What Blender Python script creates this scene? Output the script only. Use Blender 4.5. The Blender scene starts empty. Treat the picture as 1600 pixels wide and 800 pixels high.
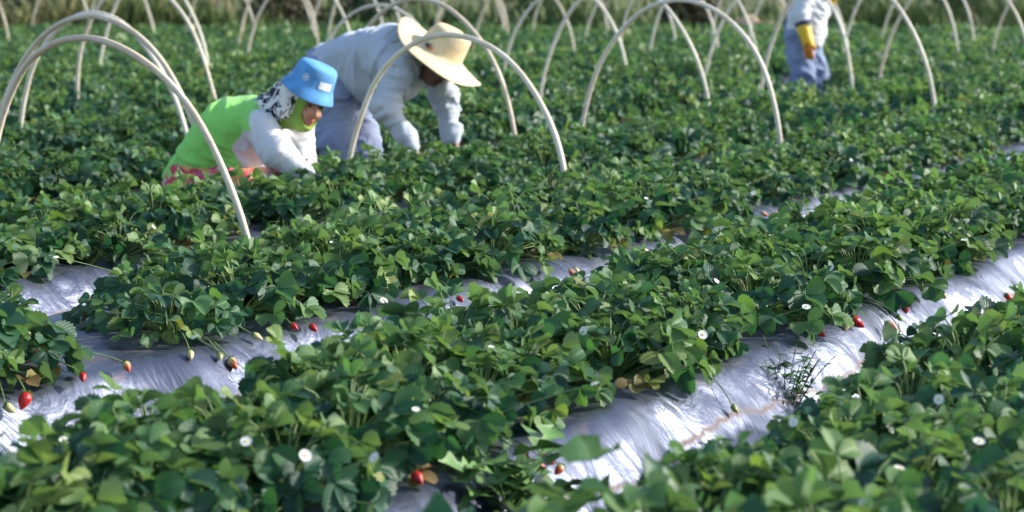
import bpy, math, random
import numpy as np
from mathutils import Matrix, Vector, noise as mnoise

SC = bpy.context.scene
COL = SC.collection
RNG = np.random.default_rng(7)
random.seed(7)
PI = math.pi

# ------------------------------------------------------------------ frame of the place
CAMZ, PITCH, FPX = 1.35, math.radians(7.81), 3172.0        # photo is 1600 x 800
U = np.array([0.5026, 0.8645, 0.0])                        # along the beds
V = np.array([0.8645, -0.5026, 0.0])                       # across the beds, towards the camera
BED_ANG = math.atan2(U[1], U[0])


def ray(px, py):
    x, y = (px - 800) / FPX, (400 - py) / FPX
    c, s = math.cos(PITCH), math.sin(PITCH)
    return np.array([x, c + y * s, -s + y * c])


def at_z(px, py, z):
    d = ray(px, py)
    k = (z - CAMZ) / d[2]
    return np.array([0, 0, CAMZ]) + d * k


def at_y(px, py, Y):
    d = ray(px, py)
    return np.array([0, 0, CAMZ]) + d * (Y / d[1])


def project(P):
    P = np.atleast_2d(P)
    c, s = math.cos(PITCH), math.sin(PITCH)
    x, y, z = P[:, 0], P[:, 1], P[:, 2] - CAMZ
    dep = y * c - z * s
    up = y * s + z * c
    dep = np.where(dep > 0.05, dep, 0.05)
    return np.stack([800 + FPX * x / dep, 400 - FPX * up / dep, dep], 1)


def pt_of(P):                                              # world -> (p across, t along)
    P = np.asarray(P)
    return P[..., 0] * V[0] + P[..., 1] * V[1], P[..., 0] * U[0] + P[..., 1] * U[1]


def world(p, t, z=0.0):
    p, t = np.broadcast_arrays(np.asarray(p, float), np.asarray(t, float))
    return np.stack([p * V[0] + t * U[0], p * V[1] + t * U[1], np.broadcast_to(np.asarray(z, float), p.shape)], -1)


FRONT = [-0.75, -2.22, -3.65, -5.06, -6.62, -8.25]         # upper front edge of each bed
while len(FRONT) < 26:
    FRONT.append(FRONT[-1] - 1.56)
BED_C = [f - 0.46 for f in FRONT]
BED_C[0] -= 0.04
FIELD_END = 38.0
BH = 0.27                                                  # bed height


def smooth01(x):
    x = np.clip(x, 0, 1)
    return x * x * (3 - 2 * x)


def bed_z(q):
    q = np.abs(q)
    return BH * (1 - smooth01((q - 0.36) / 0.31)) + 0.018 * (1 - smooth01(q / 0.4))


def ground_z(P):
    p, t = pt_of(P)
    q = np.min(np.abs(np.asarray(BED_C)[:, None] - np.atleast_1d(p)[None]), 0)
    return bed_z(q)


def on_bed(px, py):                                        # where a sight line first meets the beds' own surface
    d = ray(px, py)
    o = np.array([0, 0, CAMZ])
    ks = np.linspace(2, 40, 6000)
    Q = o + d * ks[:, None]
    g = ground_z(Q)
    i = int(np.argmax(Q[:, 2] <= g))
    return Q[i]


# ------------------------------------------------------------------ object helpers
def link(o, parent=None):
    COL.objects.link(o)
    if parent is not None:
        o.parent = parent
    return o


def tag(o, label=None, cat=None, group=None, kind=None):
    if label: o['label'] = label
    if cat: o['category'] = cat
    if group: o['group'] = group
    if kind: o['kind'] = kind
    return o


def empty(name, loc, rz=0.0):
    o = bpy.data.objects.new(name, None)
    o.empty_display_size = 0.05
    o.location = [float(c) for c in loc]
    o.rotation_euler = (0, 0, rz)
    return link(o)


def mesh(name, Vx, F, mats=None, smooth=True, uv=None, attrs=None, mat_idx=None):
    me = bpy.data.meshes.new(name)
    Vx = np.ascontiguousarray(Vx, np.float32)
    F = np.ascontiguousarray(F, np.int32)
    n = F.shape[1]
    me.vertices.add(len(Vx)); me.vertices.foreach_set('co', Vx.ravel())
    me.loops.add(F.size); me.loops.foreach_set('vertex_index', F.ravel())
    me.polygons.add(len(F))
    me.polygons.foreach_set('loop_start', np.arange(0, F.size, n, dtype=np.int32))
    if smooth:
        me.polygons.foreach_set('use_smooth', np.ones(len(F), bool))
    if mat_idx is not None:
        me.polygons.foreach_set('material_index', np.ascontiguousarray(mat_idx, np.int32))
    if uv is not None:
        l = me.uv_layers.new(name='UVMap')
        l.data.foreach_set('uv', np.ascontiguousarray(uv[F.ravel()], np.float32).ravel())
    for k, a in (attrs or {}).items():
        at = me.attributes.new(k, 'FLOAT', 'POINT')
        at.data.foreach_set('value', np.ascontiguousarray(a, np.float32))
    me.update(calc_edges=True)
    me.validate()
    for m in (mats if isinstance(mats, (list, tuple)) else [mats] if mats else []):
        me.materials.append(m)
    return me


def obj(name, me, parent=None):
    return link(bpy.data.objects.new(name, me), parent)


class MB:
    """collects quads (triangles repeat their last vertex's neighbour as tiny quads are avoided)"""
    def __init__(s): s.v, s.f, s.uv, s.tone, s.n = [], [], [], [], 0
    def add(s, Vx, F, uv=None, tone=0.3):
        Vx = np.asarray(Vx, float); F = np.asarray(F, int)
        s.v.append(Vx); s.f.append(F + s.n)
        s.uv.append(uv if uv is not None else np.zeros((len(Vx), 2)))
        s.tone.append(np.full(len(Vx), tone) if np.isscalar(tone) else tone)
        s.n += len(Vx)
    def arrays(s):
        return np.concatenate(s.v), np.concatenate(s.f), np.concatenate(s.uv), np.concatenate(s.tone)
    def build(s, name, mats, smooth=True):
        a, b, c, d = s.arrays()
        return mesh(name, a, b, mats, smooth, c, {'tone': d})


def grid_faces(nu, nv, wrap=False):
    f = []
    for i in range(nu - 1):
        for j in range(nv if wrap else nv - 1):
            a, b = i * nv + j, i * nv + (j + 1) % nv
            f.append((a, b, b + nv, a + nv))
    return np.array(f)


def tube(path, rad, sides=6, caps=True):
    path = np.asarray(path, float)
    n = len(path)
    rad = np.broadcast_to(np.asarray(rad, float), (n,))
    T = np.gradient(path, axis=0)
    T /= np.linalg.norm(T, axis=1)[:, None] + 1e-12
    ref = np.array([0, 0, 1.0]) if abs(T[0][2]) < 0.9 else np.array([1.0, 0, 0])
    out = []
    for i in range(n):
        a = np.cross(T[i], ref); a /= np.linalg.norm(a) + 1e-12
        b = np.cross(a, T[i]); ref = b
        ang = np.arange(sides) * 2 * PI / sides
        out.append(path[i] + rad[i] * (np.cos(ang)[:, None] * a + np.sin(ang)[:, None] * b))
    Vx = np.concatenate(out)
    F = grid_faces(n, sides, True)
    uv = np.stack([np.repeat(np.linspace(0, 1, n), sides), np.tile(np.arange(sides) / sides, n)], 1)
    if caps and sides % 2 == 0:
        cap = []
        for base in (0, (n - 1) * sides):
            for j in range(sides // 2 - 1):
                cap.append((base + j, base + j + 1, base + sides - 2 - j, base + sides - 1 - j))
        F = np.concatenate([F, np.array(cap)])
    return Vx, F, uv


def lathe(prof, n=24):
    """prof: list of (r, z); closed by small radii"""
    prof = np.asarray(prof, float)
    ang = np.arange(n) * 2 * PI / n
    Vx = np.stack([prof[:, 0][:, None] * np.cos(ang), prof[:, 0][:, None] * np.sin(ang),
                   np.repeat(prof[:, 1][:, None], n, 1)], -1).reshape(-1, 3)
    return Vx, grid_faces(len(prof), n, True)


# ------------------------------------------------------------------ materials
def material(name):
    m = bpy.data.materials.new(name); m.use_nodes = True
    nt = m.node_tree; nt.nodes.clear()
    out = nt.nodes.new('ShaderNodeOutputMaterial')
    return m, nt, out


def N(nt, t, **kw):
    n = nt.nodes.new(t)
    for k, v in kw.items():
        if k.startswith('i_'):
            n.inputs[k[2:].replace('_', ' ')].default_value = v
        else:
            setattr(n, k, v)
    return n


def ramp(nt, stops, interp='LINEAR'):
    r = nt.nodes.new('ShaderNodeValToRGB')
    r.color_ramp.interpolation = interp
    e = r.color_ramp.elements
    while len(e) < len(stops): e.new(0.5)
    for el, (p, c) in zip(e, stops):
        el.position = p; el.color = (*c, 1)
    return r


def math_n(nt, op, a, b=None):
    m = nt.nodes.new('ShaderNodeMath'); m.operation = op
    for i, v in enumerate((a, b)):
        if v is None: continue
        if isinstance(v, (int, float)): m.inputs[i].default_value = v
        else: nt.links.new(v, m.inputs[i])
    return m.outputs[0]


def mixc(nt, fac, a, b, blend='MIX'):
    m = nt.nodes.new('ShaderNodeMix'); m.data_type = 'RGBA'; m.blend_type = blend
    for idx, v in ((0, fac), (6, a), (7, b)):
        if isinstance(v, (int, float)): m.inputs[idx].default_value = v
        elif isinstance(v, tuple): m.inputs[idx].default_value = (*v, 1)
        else: nt.links.new(v, m.inputs[idx])
    return m.outputs[2]


def plain(name, col, rough=0.6, bump=None, var=None, metallic=0.0, sheen=0.0, stretch=(1, 1, 1), spec=0.5):
    m, nt, out = material(name)
    b = N(nt, 'ShaderNodeBsdfPrincipled')
    b.inputs['Roughness'].default_value = rough
    b.inputs['Metallic'].default_value = metallic
    b.inputs['Specular IOR Level'].default_value = spec
    if sheen: b.inputs['Sheen Weight'].default_value = sheen
    b.inputs['Base Color'].default_value = (*col, 1)
    tc = N(nt, 'ShaderNodeTexCoord')
    mp = N(nt, 'ShaderNodeMapping'); mp.inputs['Scale'].default_value = stretch
    nt.links.new(tc.outputs['Object'], mp.inputs[0])
    if var:
        n = N(nt, 'ShaderNodeTexNoise', i_Scale=var[0], i_Detail=5.0)
        nt.links.new(mp.outputs[0], n.inputs['Vector'])
        r = ramp(nt, [(0.3, tuple(c * (1 - var[1]) for c in col)), (0.7, tuple(min(1, c * (1 + var[1])) for c in col))])
        nt.links.new(n.outputs[0], r.inputs[0]); nt.links.new(r.outputs[0], b.inputs['Base Color'])
    if bump:
        n2 = N(nt, 'ShaderNodeTexNoise', i_Scale=bump[0], i_Detail=4.0)
        nt.links.new(mp.outputs[0], n2.inputs['Vector'])
        bn = N(nt, 'ShaderNodeBump', i_Strength=bump[1], i_Distance=bump[2] if len(bump) > 2 else 0.01)
        nt.links.new(n2.outputs[0], bn.inputs['Height']); nt.links.new(bn.outputs[0], b.inputs['Normal'])
    nt.links.new(b.outputs[0], out.inputs[0])
    return m


def leaf_material(name='strawberry_leaf', veins=True):
    m, nt, out = material(name)
    L = nt.links
    at = N(nt, 'ShaderNodeAttribute', attribute_name='tone')
    geo = N(nt, 'ShaderNodeNewGeometry'); oi = N(nt, 'ShaderNodeObjectInfo')
    v = math_n(nt, 'MULTIPLY_ADD', geo.outputs['Random Per Island'], 0.16)
    v.node.inputs[2].default_value = -0.08
    tone = math_n(nt, 'ADD', at.outputs['Fac'], v)
    r = ramp(nt, [(0.0, (0.014, 0.058, 0.040)), (0.25, (0.026, 0.098, 0.058)), (0.5, (0.058, 0.162, 0.066)),
                  (0.70, (0.170, 0.285, 0.090)), (0.82, (0.30, 0.33, 0.08)), (0.92, (0.24, 0.15, 0.055)), (1.0, (0.10, 0.05, 0.025))])
    L.new(tone, r.inputs[0])
    col = r.outputs[0]
    ob = mixc(nt, math_n(nt, 'MULTIPLY', oi.outputs['Random'], 0.35), col, (0.05, 0.12, 0.04))
    uvn = N(nt, 'ShaderNodeUVMap')
    sx = N(nt, 'ShaderNodeSeparateXYZ'); L.new(uvn.outputs[0], sx.inputs[0])
    au = math_n(nt, 'ABSOLUTE', math_n(nt, 'SUBTRACT', sx.outputs[0], 0.5))
    ph = math_n(nt, 'SUBTRACT', math_n(nt, 'MULTIPLY', sx.outputs[1], 8.0), math_n(nt, 'MULTIPLY', au, 5.0))
    tri = math_n(nt, 'PINGPONG', ph, 0.5)                   # 0 at the vein
    vein = math_n(nt, 'LESS_THAN', tri, 0.06)
    mid = math_n(nt, 'LESS_THAN', au, 0.028)
    vm = math_n(nt, 'MAXIMUM', math_n(nt, 'MULTIPLY', vein, 0.55), mid)
    colv = mixc(nt, math_n(nt, 'MULTIPLY', vm, 0.16), ob, (0.16, 0.26, 0.10))
    back = mixc(nt, 0.55, colv, (0.16, 0.22, 0.13))
    cc = mixc(nt, geo.outputs['Backfacing'], colv, back)
    nz = N(nt, 'ShaderNodeTexNoise', i_Scale=60.0, i_Detail=3.0)
    tcd = N(nt, 'ShaderNodeTexCoord'); L.new(tcd.outputs['Object'], nz.inputs['Vector'])
    h = math_n(nt, 'ADD', math_n(nt, 'MULTIPLY', tri, 1.6), math_n(nt, 'MULTIPLY', nz.outputs[0], 0.6))
    bp = N(nt, 'ShaderNodeBump', i_Strength=0.30, i_Distance=0.003)
    L.new(h, bp.inputs['Height'])
    b = N(nt, 'ShaderNodeBsdfPrincipled')
    b.inputs['Roughness'].default_value = 0.46
    b.inputs['Specular IOR Level'].default_value = 0.42
    L.new(cc, b.inputs['Base Color'])
    if veins: L.new(bp.outputs[0], b.inputs['Normal'])
    tr = N(nt, 'ShaderNodeBsdfTranslucent')
    tc2 = mixc(nt, 1.0, cc, (1.3, 1.6, 0.7), 'MULTIPLY')
    L.new(tc2, tr.inputs[0])
    mx = N(nt, 'ShaderNodeMixShader'); mx.inputs[0].default_value = 0.32
    L.new(b.outputs[0], mx.inputs[1]); L.new(tr.outputs[0], mx.inputs[2])
    L.new(mx.outputs[0], out.inputs[0])
    return m


def mulch_material():
    m, nt, out = material('silver_film')
    L = nt.links
    uvn = N(nt, 'ShaderNodeUVMap')
    mp = N(nt, 'ShaderNodeMapping'); mp.inputs['Scale'].default_value = (9, 8, 1)
    L.new(uvn.outputs[0], mp.inputs[0])
    wr = N(nt, 'ShaderNodeTexNoise', i_Scale=1.0, i_Detail=5.0, i_Roughness=0.5, i_Distortion=1.2)
    L.new(mp.outputs[0], wr.inputs['Vector'])
    mp2 = N(nt, 'ShaderNodeMapping'); mp2.inputs['Scale'].default_value = (5, 4, 1)
    L.new(uvn.outputs[0], mp2.inputs[0])
    w2 = N(nt, 'ShaderNodeTexNoise', i_Scale=1.0, i_Detail=6.0, i_Roughness=0.55, i_Distortion=1.5)
    L.new(mp2.outputs[0], w2.inputs['Vector'])
    h = math_n(nt, 'ADD', math_n(nt, 'MULTIPLY', wr.outputs[0], 0.22), math_n(nt, 'MULTIPLY', w2.outputs[0], 2.2))
    bp = N(nt, 'ShaderNodeBump', i_Strength=0.42, i_Distance=0.02)
    L.new(h, bp.inputs['Height'])
    # soil splashed on the film, thicker along the foot of the slope and around the planting rows
    sx = N(nt, 'ShaderNodeSeparateXYZ'); L.new(uvn.outputs[0], sx.inputs[0])
    q = math_n(nt, 'ABSOLUTE', sx.outputs[1])
    foot = N(nt, 'ShaderNodeMapRange'); foot.inputs[1].default_value = 0.53; foot.inputs[2].default_value = 0.66
    L.new(q, foot.inputs[0])
    top = N(nt, 'ShaderNodeMapRange'); top.inputs[1].default_value = 0.44; top.inputs[2].default_value = 0.25
    L.new(q, top.inputs[0])
    mp3 = N(nt, 'ShaderNodeMapping'); mp3.inputs['Scale'].default_value = (3, 6, 1)
    L.new(uvn.outputs[0], mp3.inputs[0])
    dn = N(nt, 'ShaderNodeTexNoise', i_Scale=2.0, i_Detail=8.0, i_Roughness=0.7)
    L.new(mp3.outputs[0], dn.inputs['Vector'])
    d1 = math_n(nt, 'MULTIPLY', math_n(nt, 'ADD', math_n(nt, 'MULTIPLY', foot.outputs[0], 0.5), math_n(nt, 'MULTIPLY', top.outputs[0], 0.14)), 1.0)
    dsum = math_n(nt, 'ADD', d1, dn.outputs[0])
    dr = ramp(nt, [(0.60, (0, 0, 0)), (0.88, (1, 1, 1))]); L.new(dsum, dr.inputs[0])
    # a wandering tide line of dried mud along the slope
    ln = N(nt, 'ShaderNodeTexNoise', i_Scale=1.3, i_Detail=6.0, i_Roughness=0.65)
    cx = N(nt, 'ShaderNodeCombineXYZ'); L.new(sx.outputs[0], cx.inputs[0]); L.new(cx.outputs[0], ln.inputs['Vector'])
    lq = math_n(nt, 'ADD', math_n(nt, 'MULTIPLY', ln.outputs[0], 0.20), 0.405)
    ld = math_n(nt, 'ABSOLUTE', math_n(nt, 'SUBTRACT', q, lq))
    lm = ramp(nt, [(0.0, (1, 1, 1)), (0.009, (0, 0, 0))]); L.new(ld, lm.inputs[0])
    lmask = math_n(nt, 'MULTIPLY', lm.outputs[0], math_n(nt, 'MULTIPLY', dn.outputs[0], 1.25))
    dirt = math_n(nt, 'MAXIMUM', dr.outputs[0], lmask)
    b = N(nt, 'ShaderNodeBsdfPrincipled')
    cvar = ramp(nt, [(0.35, (0.10, 0.115, 0.17)), (0.65, (0.19, 0.21, 0.28))]); L.new(w2.outputs[0], cvar.inputs[0])
    cc = mixc(nt, dirt, cvar.outputs[0], (0.17, 0.11, 0.08))
    L.new(cc, b.inputs['Base Color'])
    L.new(math_n(nt, 'MULTIPLY_ADD', dirt, -0.80), b.inputs['Metallic'])
    b.inputs['Metallic'].links[0].from_node.inputs[2].default_value = 0.80
    L.new(math_n(nt, 'MULTIPLY_ADD', dirt, 0.4), b.inputs['Roughness'])
    b.inputs['Roughness'].links[0].from_node.inputs[2].default_value = 0.42
    L.new(bp.outputs[0], b.inputs['Normal'])
    L.new(b.outputs[0], out.inputs[0])
    return m


def soil_material():
    m, nt, out = material('red_soil')
    L = nt.links
    tc = N(nt, 'ShaderNodeTexCoord')
    n = N(nt, 'ShaderNodeTexNoise', i_Scale=3.0, i_Detail=10.0, i_Roughness=0.7)
    L.new(tc.outputs['Object'], n.inputs['Vector'])
    r = ramp(nt, [(0.3, (0.10, 0.045, 0.025)), (0.55, (0.20, 0.085, 0.045)), (0.75, (0.30, 0.16, 0.09))])
    L.new(n.outputs[0], r.inputs[0])
    n2 = N(nt, 'ShaderNodeTexNoise', i_Scale=45.0, i_Detail=6.0)
    L.new(tc.outputs['Object'], n2.inputs['Vector'])
    bp = N(nt, 'ShaderNodeBump', i_Strength=0.8, i_Distance=0.03); L.new(n2.outputs[0], bp.inputs['Height'])
    b = N(nt, 'ShaderNodeBsdfPrincipled', ); b.inputs['Roughness'].default_value = 0.95
    sy = N(nt, 'ShaderNodeSeparateXYZ'); L.new(tc.outputs['Object'], sy.inputs[0])
    far = N(nt, 'ShaderNodeMapRange'); far.inputs[1].default_value = 38.3; far.inputs[2].default_value = 39.0
    L.new(sy.outputs[1], far.inputs[0])
    dry = ramp(nt, [(0.35, (0.055, 0.075, 0.025)), (0.6, (0.14, 0.14, 0.05)), (0.8, (0.22, 0.18, 0.09))]); L.new(n.outputs[0], dry.inputs[0])
    L.new(mixc(nt, far.outputs[0], r.outputs[0], dry.outputs[0]), b.inputs['Base Color']); L.new(bp.outputs[0], b.inputs['Normal'])
    L.new(b.outputs[0], out.inputs[0])
    return m


def floral_material():
    m, nt, out = material('floral_cloth')
    L = nt.links
    tc = N(nt, 'ShaderNodeTexCoord')
    vo = N(nt, 'ShaderNodeTexVoronoi', i_Scale=26.0)
    L.new(tc.outputs['Object'], vo.inputs['Vector'])
    sp = N(nt, 'ShaderNodeSeparateColor'); L.new(vo.outputs['Color'], sp.inputs[0])
    r = ramp(nt, [(0.0, (0.62, 0.06, 0.10)), (0.35, (0.75, 0.12, 0.16)), (0.55, (0.80, 0.35, 0.12)), (0.7, (0.75, 0.62, 0.45)), (0.85, (0.55, 0.10, 0.25))], 'CONSTANT')
    L.new(sp.outputs[0], r.inputs[0])
    b = N(nt, 'ShaderNodeBsdfPrincipled'); b.inputs['Roughness'].default_value = 0.85
    L.new(r.outputs[0], b.inputs['Base Color']); L.new(b.outputs[0], out.inputs[0])
    return m


def zebra_material():
    m, nt, out = material('black_white_print')
    L = nt.links
    tc = N(nt, 'ShaderNodeTexCoord')
    mp = N(nt, 'ShaderNodeMapping'); mp.inputs['Scale'].default_value = (1, 1.8, 1.2)
    L.new(tc.outputs['Object'], mp.inputs[0])
    n = N(nt, 'ShaderNodeTexNoise', i_Scale=15.0, i_Detail=2.0, i_Distortion=1.6)
    L.new(mp.outputs[0], n.inputs['Vector'])
    r = ramp(nt, [(0.46, (0.012, 0.014, 0.035)), (0.51, (0.78, 0.77, 0.75))]); L.new(n.outputs[0], r.inputs[0])
    b = N(nt, 'ShaderNodeBsdfPrincipled'); b.inputs['Roughness'].default_value = 0.8
    L.new(r.outputs[0], b.inputs['Base Color']); L.new(b.outputs[0], out.inputs[0])
    return m


def straw_material():
    m, nt, out = material('woven_straw')
    L = nt.links
    uvn = N(nt, 'ShaderNodeUVMap')
    mp = N(nt, 'ShaderNodeMapping'); mp.inputs['Scale'].default_value = (90, 60, 1)
    L.new(uvn.outputs[0], mp.inputs[0])
    w = N(nt, 'ShaderNodeTexNoise', i_Scale=1.0, i_Detail=2.0); L.new(mp.outputs[0], w.inputs['Vector'])
    r = ramp(nt, [(0.3, (0.64, 0.50, 0.28)), (0.7, (0.80, 0.67, 0.43))]); L.new(w.outputs[0], r.inputs[0])
    bp = N(nt, 'ShaderNodeBump', i_Strength=0.5, i_Distance=0.003); L.new(w.outputs[0], bp.inputs['Height'])
    b = N(nt, 'ShaderNodeBsdfPrincipled'); b.inputs['Roughness'].default_value = 0.7
    L.new(r.outputs[0], b.inputs['Base Color']); L.new(bp.outputs[0], b.inputs['Normal'])
    L.new(b.outputs[0], out.inputs[0])
    return m


def berry_material():
    m, nt, out = material('berry_skin')
    L = nt.links
    at = N(nt, 'ShaderNodeAttribute', attribute_name='tone')     # ripeness along the berry
    r = ramp(nt, [(0.0, (0.30, 0.38, 0.10)), (0.35, (0.62, 0.55, 0.26)), (0.55, (0.68, 0.26, 0.08)), (0.8, (0.58, 0.012, 0.016)), (1.0, (0.38, 0.006, 0.012))])
    L.new(at.outputs['Fac'], r.inputs[0])
    tc = N(nt, 'ShaderNodeTexCoord')
    vo = N(nt, 'ShaderNodeTexVoronoi', i_Scale=330.0); L.new(tc.outputs['Object'], vo.inputs['Vector'])
    seed = math_n(nt, 'LESS_THAN', vo.outputs['Distance'], 0.22)
    cc = mixc(nt, math_n(nt, 'MULTIPLY', seed, 0.5), r.outputs[0], (0.62, 0.42, 0.10))
    bp = N(nt, 'ShaderNodeBump', i_Strength=0.4, i_Distance=0.002); L.new(vo.outputs['Distance'], bp.inputs['Height'])
    b = N(nt, 'ShaderNodeBsdfPrincipled'); b.inputs['Roughness'].default_value = 0.3
    b.inputs['Subsurface Weight'].default_value = 0.1; b.inputs['Subsurface Radius'].default_value = (0.01, 0.003, 0.002)
    L.new(cc, b.inputs['Base Color']); L.new(bp.outputs[0], b.inputs['Normal'])
    L.new(b.outputs[0], out.inputs[0])
    return m


def pipe_material(name, c1, c2):
    m, nt, out = material(name)
    L = nt.links
    tc = N(nt, 'ShaderNodeTexCoord'); oi = N(nt, 'ShaderNodeObjectInfo')
    n = N(nt, 'ShaderNodeTexNoise', i_Scale=7.0, i_Detail=8.0, i_Roughness=0.65)
    L.new(tc.outputs['Object'], n.inputs['Vector'])
    sh = math_n(nt, 'ADD', n.outputs[0], math_n(nt, 'MULTIPLY', math_n(nt, 'SUBTRACT', oi.outputs['Random'], 0.5), 0.35))
    r = ramp(nt, [(0.3, c2), (0.6, c1)]); L.new(sh, r.inputs[0])
    n3 = N(nt, 'ShaderNodeTexNoise', i_Scale=38.0, i_Detail=4.0); L.new(tc.outputs['Object'], n3.inputs['Vector'])
    sp = ramp(nt, [(0.66, (0, 0, 0)), (0.74, (1, 1, 1))]); L.new(n3.outputs[0], sp.inputs[0])
    cc = mixc(nt, math_n(nt, 'MULTIPLY', sp.outputs[0], 0.45), r.outputs[0], (0.24, 0.17, 0.10))
    bp = N(nt, 'ShaderNodeBump', i_Strength=0.25, i_Distance=0.003); L.new(n.outputs[0], bp.inputs['Height'])
    b = N(nt, 'ShaderNodeBsdfPrincipled'); b.inputs['Roughness'].default_value = 0.42
    L.new(cc, b.inputs['Base Color']); L.new(bp.outputs[0], b.inputs['Normal'])
    L.new(b.outputs[0], out.inputs[0])
    return m


M_LEAF = leaf_material()
M_LEAF_FAR = leaf_material('strawberry_leaf_far', veins=False)
M_STEM = plain('petiole_green', (0.17, 0.25, 0.08), 0.5, var=(30, 0.35))
M_PETAL = plain('petal_white', (0.82, 0.82, 0.78), 0.6)
M_POLLEN = plain('pollen_yellow', (0.80, 0.66, 0.16), 0.8)
M_BERRY = berry_material()
M_MULCH = mulch_material()
M_SOIL = soil_material()
M_PIPE = pipe_material('cream_pipe', (0.80, 0.74, 0.62), (0.60, 0.51, 0.37))

# ------------------------------------------------------------------ setting: soil and mulch film
def build_ground():
    nx, ny = 90, 110
    xs = np.concatenate([[-400, -120, -60], np.linspace(-30, 40, nx - 6), [70, 140, 400]])
    ys = np.concatenate([[-60, -10], np.linspace(0.2, 46, ny - 6), [60, 90, 180, 500]])
    X, Y = np.meshgrid(xs, ys, indexing='ij')
    Z = np.zeros_like(X)
    for i in range(X.shape[0]):
        for j in range(X.shape[1]):
            Z[i, j] = 0.012 * mnoise.noise((X[i, j] * 1.3, Y[i, j] * 1.3, 0)) - 0.01
    Z += 0.75 * smooth01((Y - 41) / 14) + 3.0 * smooth01((Y - 60) / 120)
    Vx = np.stack([X, Y, Z], -1).reshape(-1, 3)
    o = obj('ground', mesh('ground', Vx, grid_faces(len(xs), len(ys))[:, ::-1], M_SOIL))
    tag(o, kind='structure')


build_ground()


def bed_span(k, margin=1.5):
    """range of t in which bed k can be seen (with margin)"""
    p = BED_C[k]
    ts = np.arange(-6, 60, 0.1)
    P = world(np.full_like(ts, p), ts, 0.3)
    pr = project(P)
    ok = (P[:, 1] > 1.5) & (P[:, 1] < FIELD_END) & (pr[:, 0] > -150) & (pr[:, 0] < 1750) & (pr[:, 1] < 1050)
    if not ok.any(): return None
    return ts[ok].min() - margin, min(ts[ok].max() + margin, (FIELD_END - p * V[1]) / U[1])


MULCH_WORDS = {
    0: 'silver mulch film of the nearest bed, almost hidden under leaves in the bottom right corner',
    1: 'brightest sunlit silver mulch film, crinkled along the slope below the second nearest bed',
    2: 'dirty silver mulch film of the bed that shows bare at the lower left edge',
    3: 'silver mulch film of the bed under the nearest hoops, in front of the two pickers',
}


def build_mulch(k):
    sp = bed_span(k, 3.2 if k < 2 else 1.6)
    if sp is None: return
    t0, t1 = sp
    near = k <= 3
    dt, nq = (0.022, 53) if near else (0.25, 17)
    ts = np.arange(t0, t1, dt)
    qs = np.linspace(-0.665, 0.665, nq)
    T, Q = np.meshgrid(ts, qs, indexing='ij')
    Z = bed_z(Q) + 0.004
    Pq = Q.copy()
    if near:
        amp = smooth01((np.abs(Q) - 0.30) / 0.18) * (0.35 + 0.65 * smooth01((0.68 - np.abs(Q)) / 0.12))
        sgn = np.sign(Q)
        w = np.zeros_like(Z); s = np.zeros_like(Z)
        for i in range(len(ts)):
            for j in range(nq):
                t, q = T[i, j], Q[i, j]
                wt = t + 0.10 * mnoise.noise((t * 3, q * 4, k + 20.0))
                pk = max(0.0, mnoise.noise((t * 1.7, q * 2, k + 31.0)) + 0.25)
                w[i, j] = 0.9 * mnoise.noise((wt * 5 + q * 2.0, q * 4.5, k * 7.3)) + 0.30 * (0.4 - abs(mnoise.noise((wt * 9 - q * 3, q * 8, k * 3.1)))) * 2 + 0.16 * pk * mnoise.noise((wt * 30 + q * 9, q * 14, k))
                s[i, j] = mnoise.noise((t * 2.2, q * 1.5, 11.7 + k))
        Pq = Q + sgn * amp * (0.024 * w + 0.045 * s)
        Z = Z + amp * (0.016 * w + 0.02 * s) + (1 - amp) * 0.006 * w
        Z = np.where(np.abs(Q) > 0.655, -0.03, Z)
    else:
        Z = np.where(np.abs(Q) > 0.655, -0.03, Z + 0.01 * np.sin(T * 7 + k) * np.cos(T * 3.1))
    P = world(BED_C[k] + Pq, T, Z).reshape(-1, 3)
    uv = np.stack([T, Q], -1).reshape(-1, 2)
    me = mesh('mulch_film', P, grid_faces(len(ts), nq), M_MULCH, uv=uv)
    o = obj('mulch_film', me)
    tag(o, MULCH_WORDS.get(k, 'narrow strip of silver mulch film between leafy beds beyond the pickers'), 'mulch film', 'silver mulch films over the beds')


for k in range(len(BED_C)):
    if BED_C[k] > -20: build_mulch(k)

# ------------------------------------------------------------------ strawberry plants
def leaflet(nS, m, L, W, fold, curl, teeth, corr, twist=0.0):
    s = np.linspace(0, 1, nS + 1)
    sh = s ** 0.62 * (1 - s) ** 0.42
    sh = sh / sh.max()
    sh[-1] = 0.10; sh[0] = 0.05
    u = np.linspace(-1, 1, 2 * m + 1)
    S, Uu = np.meshgrid(s, u, indexing='ij')
    w = np.repeat((W / 2 * sh)[:, None], 2 * m + 1, 1)
    if teeth > 0:
        odd = (np.arange(nS + 1) % 2 == 1)[:, None]
        edge = (np.abs(Uu) > 0.99)
        w = np.where(edge & ~odd, w * (1 - teeth), w)
    X = Uu * w
    Y = S * L
    if teeth > 0:
        Y = Y + np.where(edge & odd, 0.05 * L, 0)
    ax = np.abs(X)
    Z = fold * ax - 5.0 * ax ** 2 * max(fold, 0.1) - curl * L * S ** 2 + twist * X * S
    if corr > 0:
        Z = Z + corr * np.sin(2 * PI * (S * 8 - np.abs(Uu) * 2.5)) * np.abs(Uu) ** 0.6
    Vx = np.stack([X, Y, Z], -1).reshape(-1, 3)
    uv = np.stack([Uu * 0.5 + 0.5, S], -1).reshape(-1, 2)
    return Vx, grid_faces(nS + 1, 2 * m + 1), uv


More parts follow.
